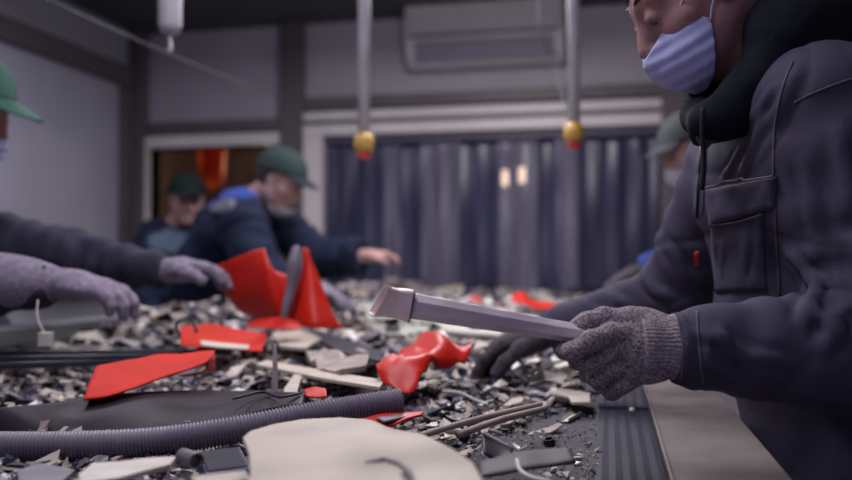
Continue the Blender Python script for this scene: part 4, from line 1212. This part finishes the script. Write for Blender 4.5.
# folded panel on the left
fp = sheetpiece('folded_red_board', [[(97, 366, 1.34), (130, 360, 1.37), (165, 354, 1.40), (215, 351, 1.43)], [(90, 380, 1.27), (120, 378, 1.28), (160, 369, 1.32), (212, 356, 1.36)], [(83, 399, 1.20), (112, 393, 1.21), (160, 379, 1.26), (206, 362, 1.32)]],
                'bright red folded panel lying tilted on the left beside the black bars', m='orangered', wob_=.004)
sheetpiece('folded_flap', [[(214, 352, 1.425), (214, 357, 1.40), (209, 361, 1.36)], [(214, 366, 1.42), (213, 371, 1.40), (204, 373, 1.36)], [(195, 376, 1.42), (190, 377, 1.40), (180, 377, 1.36)]], '', m='red', parent=fp)
# red piece with a wire loop
rb = sheetpiece('red_bracket', [[(180, 326, 1.78), (210, 324, 1.80), (240, 329, 1.82), (268, 334, 1.84)], [(180, 336, 1.70), (205, 338, 1.72), (235, 341, 1.74), (264, 344, 1.76)], [(182, 346, 1.66), (205, 347, 1.66), (235, 350, 1.68), (262, 351, 1.70)]],
                'red bracket with a dark wire loop, lying right of the left glove', m='orangered')
MB().tube(spline([P(180, 336, 1.69), P(176, 325, 1.70), (P(183, 319, 1.71)), P(192, 321, 1.72), P(197, 332, 1.70)], 6), .0032, 8).build('wire_loop', M['dark'], rb, smooth=True)
sheetpiece('white_fold', [[(200, 340, 1.66), (226, 343, 1.68), (250, 345, 1.70)], [(202, 345, 1.64), (226, 348, 1.66), (248, 349, 1.68)]], '', m='cream', parent=rb, wob_=.001)
# large red shell held in the left worker's glove
bigr = empty('red_shell', P(275, 322, 1.96), 'large bright red curved plastic shell held up by the left glove over the belt', 'plastic shell')
sheetpiece('left_wing', [[(217, 266, 2.02), (238, 257, 2.00), (262, 249, 1.97), (262, 249, 1.97)], [(222, 282, 2.03), (245, 275, 1.99), (266, 266, 1.94), (272, 270, 1.95)], [(228, 296, 2.03), (250, 292, 1.98), (272, 283, 1.93), (289, 277, 1.98)],
                         [(238, 309, 2.03), (258, 308, 1.98), (278, 305, 1.93), (292, 290, 1.97)], [(252, 316, 2.02), (265, 318, 1.98), (280, 319, 1.94), (291, 318, 1.95)]], '', m='red', parent=bigr)
sheetpiece('right_wing', [[(303, 247, 1.98), (307, 249, 1.98), (308, 252, 1.98)], [(299, 272, 1.98), (309, 272, 1.96), (316, 272, 1.97)], [(294, 297, 1.97), (310, 298, 1.93), (326, 297, 1.95)], [(290, 318, 1.96), (312, 322, 1.90), (334, 318, 1.93)], [(289, 322, 1.96), (315, 328, 1.90), (344, 328, 1.93)]], '', m='red', parent=bigr)
sheetpiece('grey_trim', [[(293, 247, 1.94), (298, 246, 1.94), (302, 252, 1.94)], [(288, 262, 1.93), (294, 264, 1.92), (302, 268, 1.93)], [(287, 285, 1.93), (290, 287, 1.92), (296, 288, 1.93)], [(283, 305, 1.92), (286, 306, 1.91), (290, 306, 1.92)], [(281, 318, 1.92), (284, 319, 1.91), (287, 319, 1.92)]], '', m='greystrip', parent=bigr)
o = sheetpiece('red_scrap', [[(250, 320, 1.92), (280, 317, 1.90), (300, 322, 1.90)], [(246, 327, 1.86), (278, 328, 1.84), (302, 329, 1.86)]], 'flat dark red scrap lying beneath the large red shell')
# crumpled red piece in the centre
cr = sheetpiece('crumpled_red_piece', [[(402, 348, 1.46), (416, 338, 1.50), (432, 332, 1.52), (452, 340, 1.50), (474, 344, 1.50)], [(396, 354, 1.42), (418, 350, 1.42), (438, 341, 1.42), (455, 352, 1.44), (472, 352, 1.46)],
                                 [(385, 356, 1.38), (410, 362, 1.35), (432, 352, 1.38), (452, 360, 1.40), (466, 362, 1.42)], [(376, 367, 1.33), (402, 368, 1.31), (424, 364, 1.34), (440, 366, 1.38), (455, 366, 1.40)],
                                 [(384, 380, 1.30), (402, 383, 1.28), (418, 381, 1.29), (424, 372, 1.34), (436, 369, 1.38)]], 'glossy crumpled bright red piece in the centre below the metal duct', wob_=.022, div=(3, 3))
o = sheetpiece('small_red_chip', [[(304, 388, 1.20), (314, 385, 1.21), (326, 388, 1.21)], [(306, 396, 1.17), (316, 397, 1.17), (327, 396, 1.17)]], 'small red chip lying just behind the ribbed hose')
o = sheetpiece('red_edge_strip', [[(360, 417, 1.03), (385, 414, 1.05), (405, 412, 1.06), (424, 411, 1.07)], [(362, 424, 1.01), (388, 425, 1.02), (404, 420, 1.03), (422, 416, 1.05)]], 'red rimmed strip poking out between hose and cream board')
sheetpiece('grey_face', [[(376, 417, 1.03), (398, 414, 1.045), (412, 413, 1.055)], [(384, 421, 1.015), (398, 418, 1.03), (410, 415.5, 1.045)]], '', m='greyp', parent=o, wob_=0)
o = sheetpiece('red_scrap', [[(512, 295, 2.9), (522, 291, 2.9), (533, 300, 2.85), (557, 303, 2.85)], [(512, 301, 2.75), (525, 304, 2.72), (538, 308, 2.7), (556, 308, 2.7)]], 'bright red scrap far back on the belt in front of the curtain', m='orangered', th=.005)
o = sheetpiece('red_scrap', [[(470, 297, 3.0), (476, 296, 3.0), (482, 299, 3.0)], [(470, 300, 2.9), (476, 300, 2.9), (482, 301, 2.9)]], 'tiny orange-red scrap far back behind the metal duct', m='orangered')

# ---- other recognisable pieces
def flat(name, pts, z, th, mk, lab, cat, sub=1, warp=.002, tilt=0):
    L = [G(a, b, z) for a, b in pts]
    if tilt: L = [p + Vector((0, 0, tilt * (p.y - L[0].y))) for p in L]
    o = slab(name, L, th, M[mk], sub=sub, warp=warp, bevel=.001); return T(o, lab, cat)
flat('long_batten', [(256, 364), (266, 360), (330, 371), (384, 380), (380, 387), (318, 377)], .958, .006, 'cream', 'long cream batten pointing at the crumpled red piece', 'batten', warp=0)
o = MB().loft([[P(275 + a, y, 1.22 + b) for a, b in ((-2.5 * k, 0), (2.5 * k, 0), (2.5 * k, .006), (-2.5 * k, .006))] for y, k in ((344, .6), (360, 1), (380, 1.2), (398, 1.3))]).build('upright_splinter', M['ivory'], bevel=.0006)
T(o, 'pale splinter standing upright behind the right end of the black sheet', 'splinter')
flat('cream_offcut', [(284, 388), (296, 372), (302, 374), (296, 396), (284, 397)], .955, .004, 'cream', 'small cream offcut at the foot of the upright splinter', 'offcut')
flat('beige_rag', [(306, 350), (330, 344), (352, 346), (372, 356), (366, 369), (340, 371), (318, 366)], .965, .010, 'beige', 'crumpled beige lump between the upright splinter and the red piece', 'lump', sub=3, warp=.020)
flat('pale_tray', [(364, 304), (384, 299), (424, 308), (432, 322), (420, 332), (372, 330)], .985, .012, 'palegreen', 'pale greenish tray lying behind the crumpled red piece', 'tray', warp=.003, tilt=.03)
flat('ivory_slab', [(430, 318), (480, 306), (525, 312), (548, 322), (500, 334), (446, 330)], .975, .008, 'ivory', 'broad ivory panel lying under the middle of the metal duct', 'panel', warp=.004)
flat('ivory_slab', [(330, 292), (352, 289), (372, 296), (366, 306), (338, 303)], .985, .012, 'ivory', 'ivory chunk lying right of the large red shell', 'panel', warp=.006)
flat('cream_fragment', [(272, 332), (300, 330), (322, 338), (306, 347), (280, 345)], .970, .008, 'cream', 'cream fragment lying just below the large red shell', 'panel', warp=.004)
flat('dark_flap', [(302, 332), (318, 330), (384, 352), (380, 361), (356, 357), (326, 344)], .968, .004, 'dark', 'dark flap slanting from the red shell towards the crumpled red piece', 'flap')
o = MB().tube(spline([P(420, 436, .985), P(450, 427, 1.02), P(490, 416, 1.08), P(530, 407, 1.13), P(543, 404, 1.15), P(545, 408, 1.13), P(535, 411, 1.11), P(500, 420, 1.06), P(460, 434, .99)], 8), .0042, 10).build('bent_tube', M['beige'], smooth=True)
T(o, 'long beige tube bent back like a hairpin, right of the cream board', 'tube')
flat('cream_offcut', [(549, 392), (560, 388), (590, 393), (590, 402), (572, 402), (568, 396)], .925, .005, 'cream', 'cream offcut lying at the belt edge left of the gloved fist', 'offcut')
bk = sheetpiece('black_bracket', [[(483, 432, .93), (500, 442, .93), (514, 449, .93)], [(483, 444, .90), (500, 450, .90), (512, 452, .90)], [(484, 453, .88), (498, 458, .88), (512, 456, .88)]], 'jagged black bracket with pale broken edge, right of the cream board', m='dark', cat='bracket')
sheetpiece('pale_edge', [[(481, 430, .935), (490, 434, .93), (502, 441, .93)], [(484, 432, .925), (492, 437, .925), (503, 443, .925)]], '', m='ivory', parent=bk, wob_=0)
sheetpiece('lower_flange', [[(478, 462, .86), (510, 452, .88), (540, 447, .89), (570, 448, .885)], [(480, 474, .82), (515, 470, .83), (545, 466, .84), (576, 462, .85)]], '', m='gap', parent=bk)
o = MB().tube(spline([P(517, 460, .835), P(520, 470, .815), P(530, 477, .80), P(552, 482, .79)], 6), .0022, 8).build('loose_string', M['ivory'], smooth=True); T(o, 'short white cord end lying on the jagged black bracket', 'cord')
g = random.Random(5)
for i in range(16):
    px, py = 556 + g.uniform(-18, 28), 468 + g.uniform(-16, 12); p = G(px, py, BELT + .006); me = proto('lump', i % 4, ['ivory', 'cream', 'white'][i % 3]); o = bpy.data.objects.new('plastic_granule', me); COL.objects.link(o)
    s = g.uniform(.004, .009); o.scale = (s,) * 3; o.location = (p.x, p.y, BELT + s * .45); o.rotation_euler = (g.random() * 3, 0, g.random() * 6); T(o, 'one of the pale granules heaped by the rubber margin at the bottom edge', 'granule', 'pale granules by the rubber margin')
for i in range(9):
    px, py = 478 + g.uniform(0, 46), 445 + g.uniform(-8, 12); p = G(px, py, BELT + .02); me = proto('shard', i % 4, ['ivory', 'cream', 'white'][i % 3]); o = bpy.data.objects.new('pale_flake', me); COL.objects.link(o)
    s = g.uniform(.006, .011); o.scale = (s,) * 3; o.location = (p.x, p.y, p.z); o.rotation_euler = (g.random(), .4, g.random() * 6); T(o, 'one of the pale flakes caught on the jagged black bracket', 'flake', 'pale flakes on the black bracket')
p = G(632, 411, BELT + .008)
o = nets('pale_bead', lambda Q: np.linalg.norm((Q - A(p)) * np.array((1, 1, 1.15), dtype=np.float32), axis=1) - .0048, p - Vector((.01, .01, .01)), p + Vector((.01, .01, .01)), .0012, M['ivory']); o.location.z = BELT + .0055; T(o, 'small round pale bead on the rubber margin below the gloved fist', 'bead')
o = nets('pale_bead', lambda Q: np.linalg.norm((Q - A(p)) * np.array((1.1, 1, 1.2), dtype=np.float32), axis=1) - .0032, p - Vector((.01, .01, .01)), p + Vector((.01, .01, .01)), .001, M['ivory'])
q = G(604, 401, BELT); o.location = (q.x, q.y, BELT + .005); T(o, 'tiny pale bead at the left border of the rubber margin', 'bead')
# bottom left corner
flat('white_tray_edge', [(78, 474), (92, 462), (150, 457), (176, 456), (170, 464), (120, 476), (80, 482)], .950, .006, 'ivory', 'ivory curved plate peeking out below the ribbed hose, at the left', 'plate', warp=.004)
a, b = P(183, 456, .90), P(197, 461, .87)
MB_ = MB().tube([a, b - (b - a) * .02, b], [.0085, .0085, .0075], 18, caps=False); o = MB_.build('short_pipe', M['greyp'], smooth=True); md = o.modifiers.new('thick', 'SOLIDIFY'); md.thickness = .002; T(o, 'short grey pipe stub lying under the hose beside the dark box', 'pipe')
bxo = empty('dark_box', P(222, 470, .88), 'dark blue-black box with a rim, lying under the hose left of the board', 'box')
L = [P(196, 452, .93), P(240, 446, .94), P(252, 468, .86), P(205, 474, .85)]
def box_from(L, h, name, m, par, bev=.002):
    up = Vector((0, 0, -h)); mb = MB(); mb.loft([[p + up for p in L], L]); return mb.build(name, m, par, bevel=bev)
box_from(L, .03, 'body', M['blue'], bxo); c_ = sum(L, Vector()) / 4
box_from([c_ + (p - c_) * .86 + Vector((0, 0, .0015)) for p in L], .004, 'lid_panel', M['dark'], bxo, .001)
flat('cream_batten', [(190, 476), (246, 470), (250, 478), (200, 486)], .955, .005, 'cream', 'cream batten under the left corner of the cream board', 'batten', warp=0)
flat('grey_flake', [(16, 470), (40, 462), (75, 470), (60, 482), (20, 484)], .935, .005, 'greyp', 'grey fragment in the bottom left corner under the hose', 'fragment')
g = random.Random(21)
for i in range(26):
    px, py = g.uniform(-5, 250), g.choice((g.uniform(464, 482), g.uniform(376, 388), g.uniform(464, 480))); p = G(px, py, BELT + .02); k_ = g.choice(('plate', 'strip', 'shard', 'rod')); mk = g.choice(('dark', 'greyp', 'blue', 'cream', 'dark', 'beige'))
    if py > 400 and 70 < px < 180: continue
    o = bpy.data.objects.new('scrap_sliver', proto(k_, i % 4, mk)); COL.objects.link(o); s_ = g.uniform(.010, .022); o.scale = (s_,) * 3; o.rotation_euler = (g.gauss(0, .2), g.gauss(0, .2), g.uniform(0, 6.28)); o.location = (p.x, p.y, hz(p.x, p.y) + .006)
    pl = ('in front of the ribbed hose' if py > 400 else 'behind the black sheet') + ', ' + ['at the left border', 'left of the folded red board', 'below the black bars', 'towards the middle', 'near the dark box'][min(4, int(max(px, 0) / 50))]
    T(o, 'small %s %s %s' % (CW[mk], {'plate': 'flake', 'strip': 'strip', 'shard': 'shard', 'rod': 'rod'}[k_], pl), 'scrap', 'small slivers beside the ribbed hose')
# white connector with its wire
wc = empty('wire_connector', P(46, 346, 1.55), 'small white plug with a thin wire standing behind the black bars', 'connector')
cc_ = P(46, 339, 1.55); a_ = RT * .012; b_ = Vector((FW.x, FW.y, 0)).normalized() * .008
MB().loft([[cc_ + a_ * x + b_ * y + Vector((0, 0, z)) for x, y in ((-1, -1), (1, -1), (1, 1), (-1, 1))] for z in (-.014, .013)]).build('plug_body', M['ivory'], wc, bevel=.002)
MB().tube([cc_ + Vector((0, 0, -.020)), cc_ + Vector((0, 0, -.012))], .006, 10).build('plug_tip', M['greyp'], wc)
MB().tube(spline([P(46, 334, 1.55), P(40, 325, 1.55), P(37, 312, 1.56), P(38, 300, 1.57)], 6), .0017, 6).build('wire', M['ivory'], wc, smooth=True)

# ---- the metal duct in the gloved fist
du = empty('metal_duct', P(500, 325, .9), 'shiny metal duct with a flared square mouth held in the gloved fist', 'duct')
a0_, a1_ = P(407, 305, .925), P(598, 337, .968); ax = (a1_ - a0_).normalized(); sd = (UP - ax * UP.dot(ax)).normalized(); dp = ax.cross(sd)
def section(c, hh, dd, ch=.3):
    k = 1 - ch; P8 = ((-1, -k), (-1, k), (-k, 1), (k, 1), (1, k), (1, -k), (k, -1), (-k, -1))
    return [c + sd * hh * x + dp * dd * y for x, y in P8]
Ld = (a1_ - a0_).length
rings = [section(a0_ + ax * Ld * t, .0142 - .0040 * t + .0002 * math.sin(t * 40),   .0185 - .005 * t, .55) for t in [i / 24 for i in range(25)]]
MB().loft(rings, caps=False).build('duct_tube', M['chrome'], du, bevel=.0006)
MB().loft([section(a0_ + ax * (Ld + .0005), .0085, .0112, .3), section(a0_ + ax * (Ld - .002), .0085, .0112, .3)]).build('end_plug', M['gap'], du)
mo = a0_ - ax * .029
tilt = ax * .0035
def sq(c, hh, dd, ch, tl=0.0): return [p + ax * tl * ((p - c).dot(sd) / max(hh, 1e-6)) for p in section(c, hh, dd, ch)]
outer = [sq(a0_ + ax * .0012, .0175, .0215, .20), sq(a0_ - ax * .004, .0172, .0210, .16), sq(a0_ - ax * .014, .0160, .0205, .14, .001), sq(a0_ - ax * .026, .0166, .0210, .12, .004), sq(a0_ - ax * .032, .0180, .0220, .10, .006)]
inner = [sq(a0_ - ax * .0318, .0165, .0205, .10, .006), sq(a0_ - ax * .014, .0146, .0190, .14, .001), sq(a0_ + ax * .001, .0140, .0185, .2)]
MB().loft(outer + inner, caps=False).build('flared_mouth', M['chrome_warm'], du, bevel=.0008)
MB().loft([section(a0_ + ax * e, h, w_, .22) for e, h, w_ in ((.0010, .0178, .0218), (.0030, .0178, .0218), (.0030, .0138, .018), (.0010, .0138, .018))], caps=False).build('seal_ring', M['gap'], du)
for yy, zz in ((.72, .98), (-.78, .95)):  # beads added along the edges to give bright lines of light
    MB().tube([a0_ + ax * (Ld * t + .004) - dp * (.0185 - .005 * t) * zz * .75 + sd * (.0142 - .004 * t) * yy for t in (0, .25, .5, .75, .98)], .0016, 8).build('edge_bead', M['chrome_warm'], du, smooth=True)
for yy in (-.45, .5):
    MB().loft([[a0_ + ax * (Ld * t + .004) + dp * -(.0185 - .005 * t) * 1.0 + sd * (.0142 - .004 * t) * (yy + e) + dp * o_ for e, o_ in ((-.13, .001), (-.06, -.0022), (.06, -.0022), (.13, .001))] for t in (0, .3, .6, .97)]).build('pressed_rib', M['chrome'], du, bevel=.0002)
